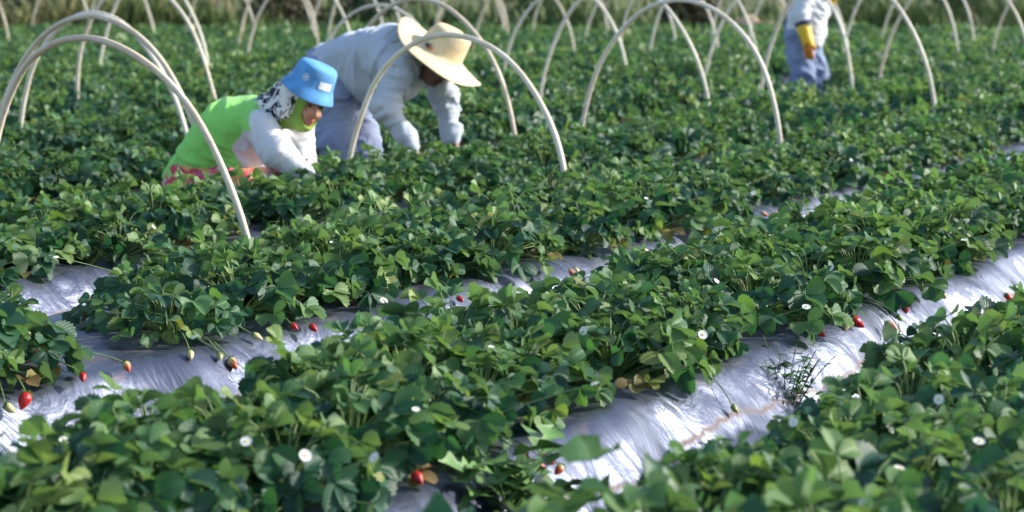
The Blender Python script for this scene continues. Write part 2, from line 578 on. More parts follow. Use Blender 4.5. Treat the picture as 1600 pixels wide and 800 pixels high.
def basis(f, roll):
    f = f / np.linalg.norm(f)
    z = np.array([0, 0, 1.0])
    x = np.cross(f, z)
    if np.linalg.norm(x) < 1e-3: x = np.array([1.0, 0, 0])
    x /= np.linalg.norm(x)
    n = np.cross(x, f)
    c, s = math.cos(roll), math.sin(roll)
    x2, n2 = c * x + s * n, -s * x + c * n
    return np.stack([x2, f, n2], 1)           # columns


LOD = {0: (14, 3), 1: (6, 2), 2: (3, 1), 3: (2, 1)}


def add_trifoliate(mb, P, fdir, roll, L, tone, lod, rng):
    nS, m = LOD[lod]
    for li, ang in ((0, 0.0), (1, 1.15), (2, -1.15)):
        a = ang + rng.normal(0, 0.12)
        B = basis(fdir, roll)
        loc_f = np.array([-math.sin(a), math.cos(a), 0.0 if li == 0 else rng.normal(0.10, 0.15)])
        f2 = B @ loc_f
        n2 = B[:, 2]
        x2 = np.cross(f2, n2); x2 /= np.linalg.norm(x2); f2 = f2 / np.linalg.norm(f2); n2 = np.cross(x2, f2)
        if li:                                             # side leaflets lift like wings
            r2 = math.copysign(0.18, -ang) + rng.normal(0, 0.12)
            c, s = math.cos(r2), math.sin(r2)
            x2, n2 = c * x2 + s * n2, -s * x2 + c * n2
        R = np.stack([x2, f2, n2], 1)
        l = L * (1.0 if li == 0 else 0.92) * rng.uniform(0.92, 1.06)
        Vx, F, uv = leaflet(nS, m, l, l * rng.uniform(0.86, 1.0), rng.uniform(0.2, 0.95), rng.uniform(-0.05, 0.40),
                            0.17 if lod == 0 else 0.0, 0.0007 if lod == 0 else 0.0, rng.normal(0, 0.5))
        mb.add(Vx @ R.T + P + R[:, 1] * 0.004, F, uv, float(np.clip(tone + rng.normal(0, 0.03), 0, 1)))


def make_plant(seed, lod):
    rng = np.random.default_rng(seed)
    lv, st = MB(), MB()
    n = {0: 62, 1: 52, 2: 32, 3: 16}[lod]
    for i in range(n):
        r = (i + 0.5) / n
        az = i * 2.39996 + rng.normal(0, 0.35)
        reach = 0.03 + 0.185 * math.sqrt(r) * rng.uniform(0.75, 1.15)
        ht = (0.120 - 0.090 * r ** 1.4) * rng.uniform(0.8, 1.22) + rng.normal(0, 0.012)
        drop = 0.15 + 0.75 * r + rng.normal(0, 0.22)       # how far the blade points down
        tone = float(np.clip(rng.normal(0.27, 0.17), 0.0, 0.62))
        L = rng.uniform(0.042, 0.068)
        if rng.random() < 0.18: tone = rng.uniform(0.52, 0.76)
        if rng.random() < 0.15:                            # young upright leaf
            reach *= 0.5; ht = rng.uniform(0.13, 0.18); drop = rng.uniform(-0.7, 0.1); tone = rng.uniform(0.5, 0.75); L *= 0.8
        if rng.random() < 0.13 and r > 0.55:                # dead leaf lying on the film
            ht = 0.02; reach = rng.uniform(0.14, 0.22); tone = rng.uniform(0.88, 1.0); drop = 0.1; L *= 0.75
        ht = max(ht, 0.022)
        d = np.array([math.cos(az), math.sin(az), 0])
        P = d * reach + np.array([0, 0, ht])
        f = d * math.cos(drop) + np.array([0, 0, -math.sin(drop)])
        f = f + np.array([rng.normal(0, 0.3), rng.normal(0, 0.3), rng.normal(0, 0.15)])
        add_trifoliate(lv, P, f, rng.normal(0, 0.45), L * (1.25 if lod == 3 else 1.08 if lod == 2 else 1), tone, lod, rng)
        if lod <= 1:
            tt = np.linspace(0, 1, 6)[:, None]
            mid = d * reach * 0.35 + np.array([0, 0, ht * 0.9])
            path = (1 - tt) ** 2 * np.array([d[0] * 0.012, d[1] * 0.012, -0.02]) + 2 * tt * (1 - tt) * mid + tt ** 2 * P
            tv, tf, tu = tube(path, np.linspace(0.0026, 0.0017, 6), 4 if lod else 6, False)
            st.add(tv, tf, tu, 0.5)
    return lv, st


def tri_to_mesh(mb, name, mat):
    return mb.build(name, mat)


VAR0 = []
for i in range(12):
    a, b = make_plant(100 + i, 0)
    VAR0.append((a.build('leaves', M_LEAF), b.build('leaf_stalks', M_STEM)))
VAR1 = []
for i in range(8):
    a, b = make_plant(200 + i, 1)
    VAR1.append((a.build('leaves', M_LEAF), b.build('leaf_stalks', M_STEM)))
VAR2 = [make_plant(300 + i, 2)[0].arrays() for i in range(8)]
VAR3 = [make_plant(400 + i, 3)[0].arrays() for i in range(8)]

cand = []
for k in range(len(BED_C)):
    sp = bed_span(k, 2.6 if k < 2 else 1.0)
    if sp is None: continue
    for row, q in enumerate(((-0.26, -0.01, 0.25) if k == 0 else (-0.21, -0.01, 0.20)) if k < 4 else (-0.17, 0.0, 0.17)):
        for t in np.arange(sp[0] - 0.6, sp[1] + 0.3, 0.31):
            tt = t + RNG.normal(0, 0.05) + row * 0.1
            qq = q + RNG.normal(0, 0.035)
            P = world(BED_C[k] + qq, tt)
            if P[1] > FIELD_END or P[1] < 1.2: continue
            P[2] = float(bed_z(np.array([qq]))[0]) + 0.002
            cand.append((k, row, P))
C_P = np.array([c[2] for c in cand])
C_PR = project(C_P + np.array([0, 0, 0.12]))
C_IN = (C_PR[:, 0] > -60) & (C_PR[:, 0] < 1660) & (C_PR[:, 1] < 860) & (C_PR[:, 1] > 0)


GAPS = [(150, 470, 60, 26), (215, 585, 22, 24)]   # bare film: pixel centre and half size of the missing crown


def keep(i):
    x, y, d = C_PR[i]
    k, row, _ = cand[i]
    if d < 3.0: return False
    if k == 2 and row == 0 and (x < 235 or 330 < x < 420 or (x < 420 and (i * 7) % 5 < 2)): return False
    if k == 1 and row == 0 and x < 420 and (i * 7) % 5 < 2: return False
    if k == 1 and row == 0 and 420 < x < 900 and (i * 7) % 5 < 1: return False
    if k == 4 and 1208 < x < 1318: return False
    if k == 3 and row == 2 and 345 < x < 432: return False
    if k == 3 and row == 0 and 235 < x < 415: return False
    for gx, gy, hx, hy in GAPS:
        if abs(x - gx) < hx and abs(y - gy) < hy: return False
    return True


order = [i for i in np.argsort(C_PR[:, 2]) if C_IN[i] and keep(i)]
SINGLE = order[:300]
single_set = set(SINGLE)
PLANT_WORDS = {
    0: ('blurred leafy strawberry plant on the nearest bed in the bottom right corner', 'strawberry plants on the nearest bed'),
    1: ('leafy strawberry plant on the bed just above the brightest silver film', 'strawberry plants above the brightest film'),
    2: ('leafy strawberry plant on the bed with bare silver film at its lower left end', 'strawberry plants on the middle bed'),
    3: ('leafy strawberry plant on the bed spanned by the nearest hoops, before the pickers', 'strawberry plants under the nearest hoops'),
    4: ('leafy strawberry plant on the bed just behind the two bent pickers', 'strawberry plants behind the pickers'),
    5: ('leafy strawberry plant on the second bed behind the two bent pickers', 'strawberry plants on the second bed behind the pickers'),
}
PLANTS = {}
for n, i in enumerate(SINGLE):
    k, row, P = cand[i]
    dist = C_PR[i, 2]
    lv, st = (VAR0 if dist < 9.2 else VAR1)[RNG.integers(12 if dist < 9.2 else 8)]
    e = empty('strawberry_plant', P, RNG.uniform(0, 2 * PI))
    s = RNG.uniform(0.82, 1.18)
    e.scale = (s, s, s * RNG.uniform(0.9, 1.1))
    lab, grp = PLANT_WORDS[min(k, 5)]
    tag(e, lab, 'strawberry plant', grp)
    obj('leaves', lv, e); obj('leaf_stalks', st, e)
    PLANTS[i] = e


def merge_far(idx, name):
    vs, fs, us, ts, n = [], [], [], [], 0
    for i in idx:
        k, row, P = cand[i]
        src = (VAR2 if C_PR[i, 2] < 22 else VAR3)[RNG.integers(8)]
        a = RNG.uniform(0, 2 * PI); s = RNG.uniform(0.85, 1.15)
        c, sn = math.cos(a) * s, math.sin(a) * s
        R = np.array([[c, -sn, 0], [sn, c, 0], [0, 0, s * RNG.uniform(0.95, 1.4)]])
        vs.append(src[0] @ R.T + P); fs.append(src[1] + n); us.append(src[2])
        ts.append(np.clip(src[3] + RNG.normal(0, 0.05), 0, 1)); n += len(src[0])
    me = mesh(name, np.concatenate(vs), np.concatenate(fs), M_LEAF_FAR, True, np.concatenate(us), {'tone': np.concatenate(ts)})
    return obj(name, me)


rest = [i for i in range(len(cand)) if i not in single_set and keep(i) and C_PR[i, 0] > -420 and C_PR[i, 0] < 2050]
far_o = merge_far(rest, 'strawberry_foliage')
tag(far_o, 'dense rows of strawberry foliage running back to the far field edge', 'foliage', kind='stuff')

# ---- flowers and berries, parts of the plants they grow on
def flower_mesh(seed):
    rng = np.random.default_rng(seed)
    mb = MB()
    for i in range(5):
        a = i * 2 * PI / 5 + rng.normal(0, 0.06)
        Vx, F, uv = leaflet(4, 2, 0.0145, 0.019, 0.1, -0.15, 0, 0)
        R = np.array([[math.cos(a), -math.sin(a), 0], [math.sin(a), math.cos(a), 0], [0, 0, 1]])
        mb.add(Vx @ R.T, F, uv)
    return mb.build('flower', M_PETAL)


def bump_ball(r, zs, n=10):
    prof = [(max(r * math.sin(PI * i / 6), 1e-4), -r * zs * math.cos(PI * i / 6)) for i in range(7)]
    return lathe(prof, n)


FLOWERS = [flower_mesh(i) for i in range(3)]
cv, cf = bump_ball(0.0038, 0.7)
CENTER = mesh('flower_center', cv, cf, M_POLLEN)


def berry_mesh(ripe, lo):
    prof = []
    for i in range(13):
        s = i / 12
        r = 0.5 * (math.sin(PI * min(1, s * 0.84 + 0.16)) ** 0.7) * (1.12 - 0.55 * s)
        prof.append((max(r, 0.004), -s * 1.32))
    Vx, F = lathe(prof, 16)
    s = -Vx[:, 2] / 1.32
    tone = lo + (ripe - lo) * smooth01(s * 1.4 + 0.1 * np.sin(np.arctan2(Vx[:, 1], Vx[:, 0])))
    return mesh('berry', Vx * 0.028, F[:, ::-1], M_BERRY, attrs={'tone': tone})


def calyx_mesh():
    mb = MB()
    for i in range(9):
        a = i * 2 * PI / 9
        Vx, F, uv = leaflet(4, 1, 0.015, 0.007, 0.2, -0.1 + 0.35 * (i % 2), 0, 0)
        R = np.array([[math.cos(a), -math.sin(a), 0], [math.sin(a), math.cos(a), 0], [0, 0, 1]])
        mb.add(Vx @ R.T + np.array([0, 0, 0.002]), F, uv, 0.45)
    return mb.build('calyx', M_LEAF)


BERRY = {'red': berry_mesh(0.97, 0.78), 'half': berry_mesh(0.72, 0.30), 'pale': berry_mesh(0.36, 0.2), 'green': berry_mesh(0.12, 0.0)}
CALYX = calyx_mesh()
BERRY_LABEL = {'red': 'ripe red strawberry', 'half': 'half ripe orange strawberry', 'pale': 'pale unripe strawberry', 'green': 'small green strawberry'}


def nearest_plant(P, near_q=None):
    best = min(SINGLE, key=lambda i: (C_P[i, 0] - P[0]) ** 2 + (C_P[i, 1] - P[1]) ** 2)
    return best, PLANTS[best]


def to_local(e, P):
    bpy.context.view_layer.update()
    return np.array(mat_inv(e) @ Vector(P))


def mat_inv(e):
    M = Matrix.LocRotScale(e.location, e.rotation_euler, e.scale)
    return M.inverted()


def child_world(o, e, P, rot, s=1.0):
    o.parent = e
    M = mat_inv(e) @ Matrix.LocRotScale(Vector(P), rot, (s, s, s))
    l, r, sc = M.decompose()
    o.location = l; o.rotation_mode = 'QUATERNION'; o.rotation_quaternion = r; o.scale = sc


from mathutils import Euler
FLOWER_PX = [(477, 712), (585, 715), (1467, 624), (1406, 734), (1353, 787), (1085, 793), (912, 517), (1098, 523), (1507, 375), (1178, 302), (1437, 200),
             (45, 521), (88, 402), (1042, 195), (305, 527), (502, 603), (768, 543), (710, 500), (640, 236), (1568, 213), (1190, 238), (1420, 258),
             (1205, 368), (1300, 420), (1330, 250), (1010, 310), (520, 380), (240, 355), (650, 640), (385, 690), (930, 600), (1240, 660), (1530, 690), (1345, 330), (1120, 440), (860, 330), (1480, 300), (100, 690), (1260, 480), (600, 470)]
for n, (px, py) in enumerate(FLOWER_PX):
    P = at_z(px, py, 0.445)
    b, e = nearest_plant(P)
    fo = obj('flower', FLOWERS[n % 3])
    rot = Euler((RNG.uniform(0.0, 1.2), RNG.normal(0, 0.5), RNG.uniform(-0.9, 0.9)))
    child_world(fo, e, P, rot, RNG.uniform(0.6, 0.9))
    obj('flower_center', CENTER, fo).location = (0, 0, 0.0025)
    base = np.array([C_P[b, 0], C_P[b, 1], C_P[b, 2]])
    tt = np.linspace(0, 1, 8)[:, None]
    path = (1 - tt) ** 2 * base + 2 * tt * (1 - tt) * (base * 0.45 + P * 0.55 - np.array([0, 0, -0.02])) + tt ** 2 * P
    tv, tf, tu = tube(path, 0.0016, 4, False)
    fs = obj('flower_stalk', mesh('flower_stalk', tv, tf, M_STEM)); child_world(fs, e, (0, 0, 0), Euler((0, 0, 0)))

# (px, py, ripeness, size)
BERRY_PX = [(1341, 507, 'red', 1.35), (1322, 511, 'pale', 0.95), (1394, 514, 'half', 1.15), (1415, 482, 'red', 1.2), (1578, 467, 'red', 1.15), (1591, 463, 'half', 1.15),
            (1407, 497, 'green', 0.7), (1586, 450, 'green', 0.7), (1278, 520, 'green', 0.9), (36, 630, 'red', 1.3), (63, 563, 'red', 1.2), (18, 640, 'pale', 0.9), (491, 515, 'red', 0.85),
            (461, 513, 'red', 0.8), (403, 529, 'pale', 0.9), (298, 557, 'pale', 0.85), (344, 559, 'green', 0.8), (366, 571, 'half', 1.1),
            (893, 429, 'half', 1.0), (902, 423, 'pale', 0.8), (856, 724, 'red', 1.0), (847, 735, 'red', 0.9), (872, 738, 'half', 0.8), (819, 716, 'red', 0.9), (1214, 337, 'red', 1.0),
            (1195, 335, 'half', 0.9), (1516, 262, 'red', 1.0), (1475, 748, 'red', 1.1), (1008, 392, 'pale', 0.8), (960, 352, 'red', 0.8),
            (545, 362, 'red', 0.8), (270, 376, 'pale', 0.8), (655, 752, 'red', 0.9), (1150, 640, 'green', 0.7), (1285, 522, 'red', 0.8), (1475, 462, 'half', 0.9), (1040, 585, 'red', 0.9), (1068, 395, 'red', 0.8), (720, 470, 'red', 0.8), (200, 575, 'half', 0.9), (130, 592, 'red', 0.8), (1390, 298, 'red', 0.9), (980, 408, 'half', 0.8)]
for n, (px, py, kind, s) in enumerate(BERRY_PX):
    P = on_bed(px, py + 5) + np.array([0, 0, 0.017 * s])
    toc = np.array([0, 0, CAMZ]) - P; P = P + ((0.075 if kind == 'red' else 0.05) if py > 400 else 0.13) * toc / np.linalg.norm(toc)
    b, e = nearest_plant(P)
    bo = obj('berry', BERRY[kind]); bo['label'] = BERRY_LABEL[kind]
    az = math.atan2(V[1], V[0]) + RNG.normal(0, 0.8)
    d = np.array([math.cos(az), math.sin(az), 0.0])
    rot = (Matrix.Rotation(az, 3, 'Z') @ Matrix.Rotation(-RNG.uniform(0.7, 1.3), 3, 'Y')).to_quaternion()
    top = P - d * 0.016 * s + np.array([0, 0, 0.006])
    child_world(bo, e, top, rot, s)
    obj('calyx', CALYX, bo)
    base = np.array([C_P[b, 0], C_P[b, 1], C_P[b, 2] + 0.01])
    tt = np.linspace(0, 1, 10)[:, None]
    mid = base * 0.4 + top * 0.6 + np.array([0, 0, 0.08])
    path = (1 - tt) ** 2 * base + 2 * tt * (1 - tt) * mid + tt ** 2 * top
    tv, tf, tu = tube(path, 0.0018, 5, False)
    fs = obj('berry_stalk', mesh('berry_stalk', tv, tf, M_STEM)); child_world(fs, e, (0, 0, 0), Euler((0, 0, 0)))

# ------------------------------------------------------------------ hoops
def hoop(pc, tc, W, H, lean_p=0.0, lean_t=0.0, r=0.015, label='', z0=0.02, bamboo=False):
    ph = np.linspace(0, PI, 49)
    q = -W * np.cos(ph)
    zz = np.sin(ph) ** 0.94 * H
    wob = 0.010 * np.sin(ph * 3 + pc) + 0.003 * np.sin(ph * 9 + tc)
    rel = world(q + lean_p * zz / H + wob * 0.5, lean_t * zz / H + wob, z0 + zz)
    base = world(pc, tc, 0)
    Vx, F, uv = tube(rel, r * (1 + 0.03 * np.sin(ph * 7 + tc)), 10)
    o = obj('tunnel_hoop', mesh('tunnel_hoop', Vx, F, M_PIPE, uv=uv))
    o.location = base
    tag(o, label, 'hoop', 'cream hoops arching over the beds')
    return o


# (foot seen, its pixel where the leaves hide it, height of that point, half width, height, lean, label)
HOOPS = [
    ('R', 393, 378, .30, 0.73, 60, -.17, 0.0, 'nearest cream hoop, its right foot planted at the film edge left of centre'),
    ('R', 888, 265, .36, 0.739, 55, -.06, 0.0, 'cream hoop that crosses in front of the straw hat'),
    ('R', 1217, 205, .40, 0.762, 0, 0.0, 0.0, 'cream hoop right of the straw hat, apex just touching the top edge'),
    ('R', 1463, 160, .42, 0.762, -42, 0.0, 0.0, 'cream hoop whose left leg crosses the gloved standing worker'),
    ('L', 25, 240, .45, 0.762, 25, -.02, 0.0, 'second cream hoop from the lower left, arching behind the nearest one'),
    ('R', 803, 200, .42, 0.762, -2, -.02, 0.0, 'cream hoop just behind the bent picker with straw hat'),
    ('R', 1100, 155, .40, 0.762, -28, -.02, 0.0, 'cream hoop with its right foot in the middle of the arch right of the hat'),
    ('R', 1320, 130, .40, 0.739, -48, 0.0, 0.0, 'cream hoop whose right leg stands just right of the gloved worker'),
    ('L', 1405, 120, .45, 0.762, -45, 0.0, 0.0, 'cream hoop at the right whose left leg crosses another leg low down'),
    ('L', 73, 185, .45, 0.739, 20, 0.0, 0.0, 'greyish cream hoop behind the two nearest ones at the left'),
    ('R', 708, 150, .40, 0.739, 8, -.08, 0.0, 'low cream hoop arching over the back of the bent picker'),
    ('R', 980, 125, .40, 0.717, -20, 0.0, 0.0, 'cream hoop behind the straw hat leaning over to the right'),
    ('R', 1495, 95, .40, 0.739, -55, 0.0, 0.0, 'cream hoop near the right edge with a straight right leg'),
    ('R', 343, 160, .42, 0.739, -28, 0.0, 0.0, 'tall pale hoop behind the two nearest left hoops'),
    ('R', 325, 120, .42, 0.739, -40, 0.0, 0.0, 'taller pale hoop farther behind the left hoops, top out of view'),
    ('R', 242, 55, .42, 0.739, -38, 0.0, 0.0, 'distant tan hoop leg seen through the left hoops'),
    ('L', 60, 42, .45, 0.739, -38, 0.0, 0.0, 'distant grey hoop leg by the dark brush at the far left'),
    ('R', 8, 68, .42, 0.739, -38, 0.0, 0.0, 'distant hoop leg at the very left edge'),
    ('L', 308, 50, .45, 0.739, -38, 0.0, 0.0, 'distant hoop with a thick tan sleeve on its left foot'),
    ('L', 388, 68, .45, 0.739, -38, 0.0, 0.0, 'distant cream hoop left of the crossing hoops above the blue hat'),
    ('L', 410, 93, .45, 0.739, -38, 0.0, 0.0, 'cream hoop leg rising to a crossing above the blue hat'),
    ('R', 490, 60, .42, 0.739, -38, 0.0, 0.0, 'thin far hoop whose right leg completes the crossing above the blue hat'),
    ('R', 593, 55, .42, 0.739, -38, 0.0, 0.0, 'far hoop leg crossing the low hoop above the bent back'),
    ('R', 628, 60, .42, 0.739, -38, 0.0, 0.0, 'far hoop leg just left of the straw hat brim'),
    ('L', 697, 50, .45, 0.739, -38, 0.0, 0.0, 'far hoop leg rising behind the straw hat crown'),
    ('R', 790, 55, .42, 0.739, -38, 0.0, 0.0, 'far hoop leg right of the straw hat'),
    ('R', 893, 85, .42, 0.739, -38, 0.0, 0.0, 'far straight hoop leg inside the arch right of the hat'),
    ('L', 850, 48, .45, 0.739, -38, 0.0, 0.0, 'farthest tan hoop leg right of the straw hat'),
    ('L', 993, 73, .45, 0.739, -38, 0.0, 0.0, 'tan hoop leg leaning under the top of the middle arch'),
    ('R', 1050, 68, .42, 0.739, -38, 0.0, 0.0, 'straight pale hoop leg under the top of the middle arch'),
    ('R', 1185, 92, .42, 0.739, -38, 0.0, 0.0, 'thin tan hoop leg by the pale soil heap'),
    ('L', 1130, 58, .45, 0.739, -38, 0.0, 0.0, 'faint grey hoop leg before the pale soil heap'),
    ('R', 1322, 75, .42, 0.739, -38, 0.0, 0.0, 'far hoop leg directly behind the gloved worker'),
    ('L', 1398, 60, .45, 0.739, -38, 0.0, 0.0, 'far pale hoop leg before the green bank at the right'),
    ('L', 1577, 85, .45, 0.739, -38, 0.0, 0.0, 'hoop leg leaning right at the right edge of the field'),
]
HOOP_XY = []
for side, px, py, z, W, H, lp, lt, lab in HOOPS:
    P = at_z(px, py, z)
    p, t = pt_of(P)
    pc = p - W * 0.93 if side == 'R' else p + 0.5
    if px == 888: pc, t, W = -5.50, 8.86, 0.67               # stands just in front of the bent picker
    Q = world(pc, t)
    H = at_y(800, H, Q[1])[2] - 0.02                      # height from the apex
    o = hoop(pc, t, W * (1 + 0.04 * math.sin(px)), H, lp + (0.05 * math.sin(px * 1.7) if lp == 0 else 0), 0.07 * math.sin(px * 2.3 + 1) if py < 370 else 0, 0.0148 if py > 60 else 0.0165, lab)
    HOOP_XY.append((pc, t, o))
for (pc, t, o) in [h for h in HOOP_XY if 'thick tan sleeve' in h[2]['label']]:
    W = .66
    ph = np.array([0.0, 0.12, 0.25, 0.42]); q = -W * np.cos(ph); zz = np.sin(ph) ** .94 * .9
    tv, tf, tu = tube(world(q, np.zeros(4), 0.02 + zz + np.array([0, .06, .12, .16])), 0.042, 8)
    obj('foot_sleeve', mesh('foot_sleeve', tv, tf, plain('sleeve_tan', (0.55, 0.40, 0.20), 0.8, var=(20, 0.3))), o)['label'] = 'thick tan sleeve round the foot'

# ------------------------------------------------------------------ weeds in the furrows
M_WEED = plain('weed_green', (0.075, 0.17, 0.05), 0.5, var=(18, 0.4))
M_WEED2 = plain('weed_bright', (0.12, 0.23, 0.065), 0.5, var=(18, 0.35))


def slim_leaf(mb, P, f, roll, L, W, lobes=0):
    s = np.linspace(0, 1, 9); u = np.array([-1, 0, 1.0])
    w = W / 2 * np.sin(PI * s ** 0.8) ** 0.8
    if lobes: w = w * (1 + 0.55 * np.sign(np.sin(s * lobes * 2 * PI)) * (s < 0.85))
    w[0] = w[-1] = 0.0006
    S, Uu = np.meshgrid(s, u, indexing='ij')
    Vx = np.stack([Uu * w[:, None], S * L + np.abs(Uu) * (0.1 * L if lobes else 0), 0.25 * np.abs(Uu) * w[:, None] - 0.25 * L * S ** 2], -1).reshape(-1, 3)
    mb.add(Vx @ basis(f, roll).T + P, grid_faces(9, 3), None, 0.4)


def weed(px, py, z, label, kind, H, n, mat, name='weed', spread=0.09):
    base = at_z(px, py, z)
    e = empty(name, base)
    tag(e, label, 'weed')
    lv, st = MB(), MB()
    rng = np.random.default_rng(int(px))
    for i in range(n):
        a = rng.uniform(0, 2 * PI); h = H * rng.uniform(0.55, 1.1); sp = spread * rng.uniform(0.2, 1.2)
        tip = np.array([math.cos(a) * sp, math.sin(a) * sp, h])
        tt = np.linspace(0, 1, 9)[:, None]
        path = 2 * tt * (1 - tt) * np.array([tip[0] * 0.3, tip[1] * 0.3, h * 0.6]) + tt ** 2 * tip
        tv, tf, tu = tube(path, np.linspace(0.0028, 0.0012, 9), 4, False); st.add(tv, tf, tu)
        m = {'fine': 22, 'bushy': 14, 'lobed': 6}[kind]
        for j in range(m):
            u = rng.uniform(0.15, 1.0); P = path[int(u * 8)]
            b = rng.uniform(0, 2 * PI)
            f = np.array([math.cos(b), math.sin(b), rng.uniform(0.0, 0.9)])
            if kind == 'fine': slim_leaf(lv, P, f, rng.normal(0, .5), rng.uniform(.02, .038), .009)
            elif kind == 'bushy': slim_leaf(lv, P, f, rng.normal(0, .5), rng.uniform(.022, .04), .020)
            else: slim_leaf(lv, P, f, rng.normal(0, .4), rng.uniform(.07, .12), .055, 2)
    obj('leaves', lv.build('leaves', mat), e); obj('stems', st.build('stems', mat), e)


weed(1225, 690, 0.02, 'feathery dark weed growing in the furrow before the bright silver slope', 'fine', 0.26, 18, M_WEED, spread=0.17)
weed(1335, 620, 0.02, 'small bushy weed with rounded leaves in the furrow below the large red berry', 'bushy', 0.17, 14, M_WEED2, spread=0.11)
weed(1490, 575, 0.02, 'low scrap of weed on red soil at the foot of the silver slope, far right', 'bushy', 0.10, 8, M_WEED, spread=0.07)
weed(795, 832, 0.13, 'bright green weed with big lobed leaves at the bottom edge', 'lobed', 0.20, 9, M_WEED2, spread=0.12)
weed(1130, 770, 0.27, 'yellow green weed poking out of the nearest bed near the bottom edge', 'bushy', 0.13, 8, M_WEED2, spread=0.07)
weed(1410, 640, 0.27, 'light green weed among the leaves at the back of the nearest bed', 'bushy', 0.17, 10, M_WEED2, spread=0.09)

# a strawberry runner that hangs down the bright slope
Pb = on_bed(1425, 545)
e = empty('strawberry_runner', Pb)
tag(e, 'dark leafy strawberry runner hanging alone on the bright silver slope', 'runner')
mb, st = MB(), MB()
rng = np.random.default_rng(5)
for dx, dz, L in ((-0.05, .03, .05), (0.03, .05, .052), (0.0, .01, .045), (.06, .02, .046), (-.01, .07, .05)):
    P = np.array([dx, 0, 0]) + V * 0.03 + np.array([0, 0, dz + 0.01])
    add_trifoliate(mb, P, V + np.array([dx * 8, 0, -0.1]), rng.normal(0, .3), L, 0.15, 0, rng)
    tt = np.linspace(0, 1, 6)[:, None]
    tv, tf, tu = tube((1 - tt) * np.array([0, 0, 0.0]) + tt * P + np.sin(tt * PI) * np.array([0, 0, .015]), 0.0016, 4, False); st.add(tv, tf, tu)
tt = np.linspace(0, 1, 8)[:, None]
tv, tf, tu = tube((1 - tt) * (-V * 0.22 + np.array([0, 0, .14])) + np.sin(tt * PI) * np.array([0, 0, .06]), 0.0018, 4, False); st.add(tv, tf, tu)
obj('leaves', mb.build('leaves', M_LEAF), e); obj('runner_stalk', st.build('runner_stalk', M_STEM), e)

# ------------------------------------------------------------------ rough bank behind the field
def bank_grass():
    rng = np.random.default_rng(3)
    n = 26000
    x = rng.uniform(-15, 17, n); y = 38.4 + rng.exponential(2.6, n)
    cl = np.array([mnoise.noise((a * 0.45, b * 0.45, 2.0)) for a, b in zip(x, y)])
    h = np.clip(0.38 + 0.95 * cl + rng.normal(0, 0.14, n), 0.12, 1.6)
    a = rng.uniform(0, 2 * PI, n); lean = rng.uniform(0.05, 0.45, n) * h
    w = rng.uniform(0.02, 0.05, n)
    zb = 0.75 * smooth01((y - 41) / 14)
    B = np.stack([x, y, zb], -1); sd = np.stack([np.cos(a), np.sin(a), 0 * a], -1) * w[:, None]
    ln = np.stack([-np.sin(a), np.cos(a), 0 * a], -1)
    mid = B + ln * (lean * 0.35)[:, None] + np.array([0, 0, 1]) * (h * 0.6)[:, None]
    top = B + ln * lean[:, None] + np.array([0, 0, 1]) * h[:, None]
    Vx = np.stack([B - sd, B + sd, mid + sd * .8, mid - sd * .8, top + sd * .15, top - sd * .15], 1).reshape(-1, 3)
    i = np.arange(n)[:, None] * 6
    F = np.concatenate([i + np.array([[0, 1, 2, 3]]), i + np.array([[3, 2, 4, 5]])])
    m, nt, out = material('rough_grass')
    at = N(nt, 'ShaderNodeAttribute', attribute_name='tone')
    r = ramp(nt, [(0.0, (0.06, 0.11, 0.03)), (0.4, (0.14, 0.20, 0.055)), (0.62, (0.22, 0.23, 0.08)), (0.85, (0.30, 0.24, 0.12)), (1.0, (0.15, 0.11, 0.06))])
    nt.links.new(at.outputs['Fac'], r.inputs[0])
    b = N(nt, 'ShaderNodeBsdfPrincipled'); b.inputs['Roughness'].default_value = 0.7
    nt.links.new(r.outputs[0], b.inputs['Base Color']); nt.links.new(b.outputs[0], out.inputs[0])
    dry = np.array([mnoise.noise((c * 0.22 + 9, d * 0.3, 7.0)) for c, d in zip(x, y)])
    tone = np.clip(0.33 + 0.55 * dry + rng.normal(0, 0.13, n) + 0.30 * smooth01((-x - 4) / 5), 0, 1)
    o = obj('bank_grass', mesh('bank_grass', Vx, F, m, attrs={'tone': np.repeat(tone, 6)}))
    tag(o, 'rough half dry grass and weeds on the bank behind the field', 'grass', kind='stuff')


bank_grass()


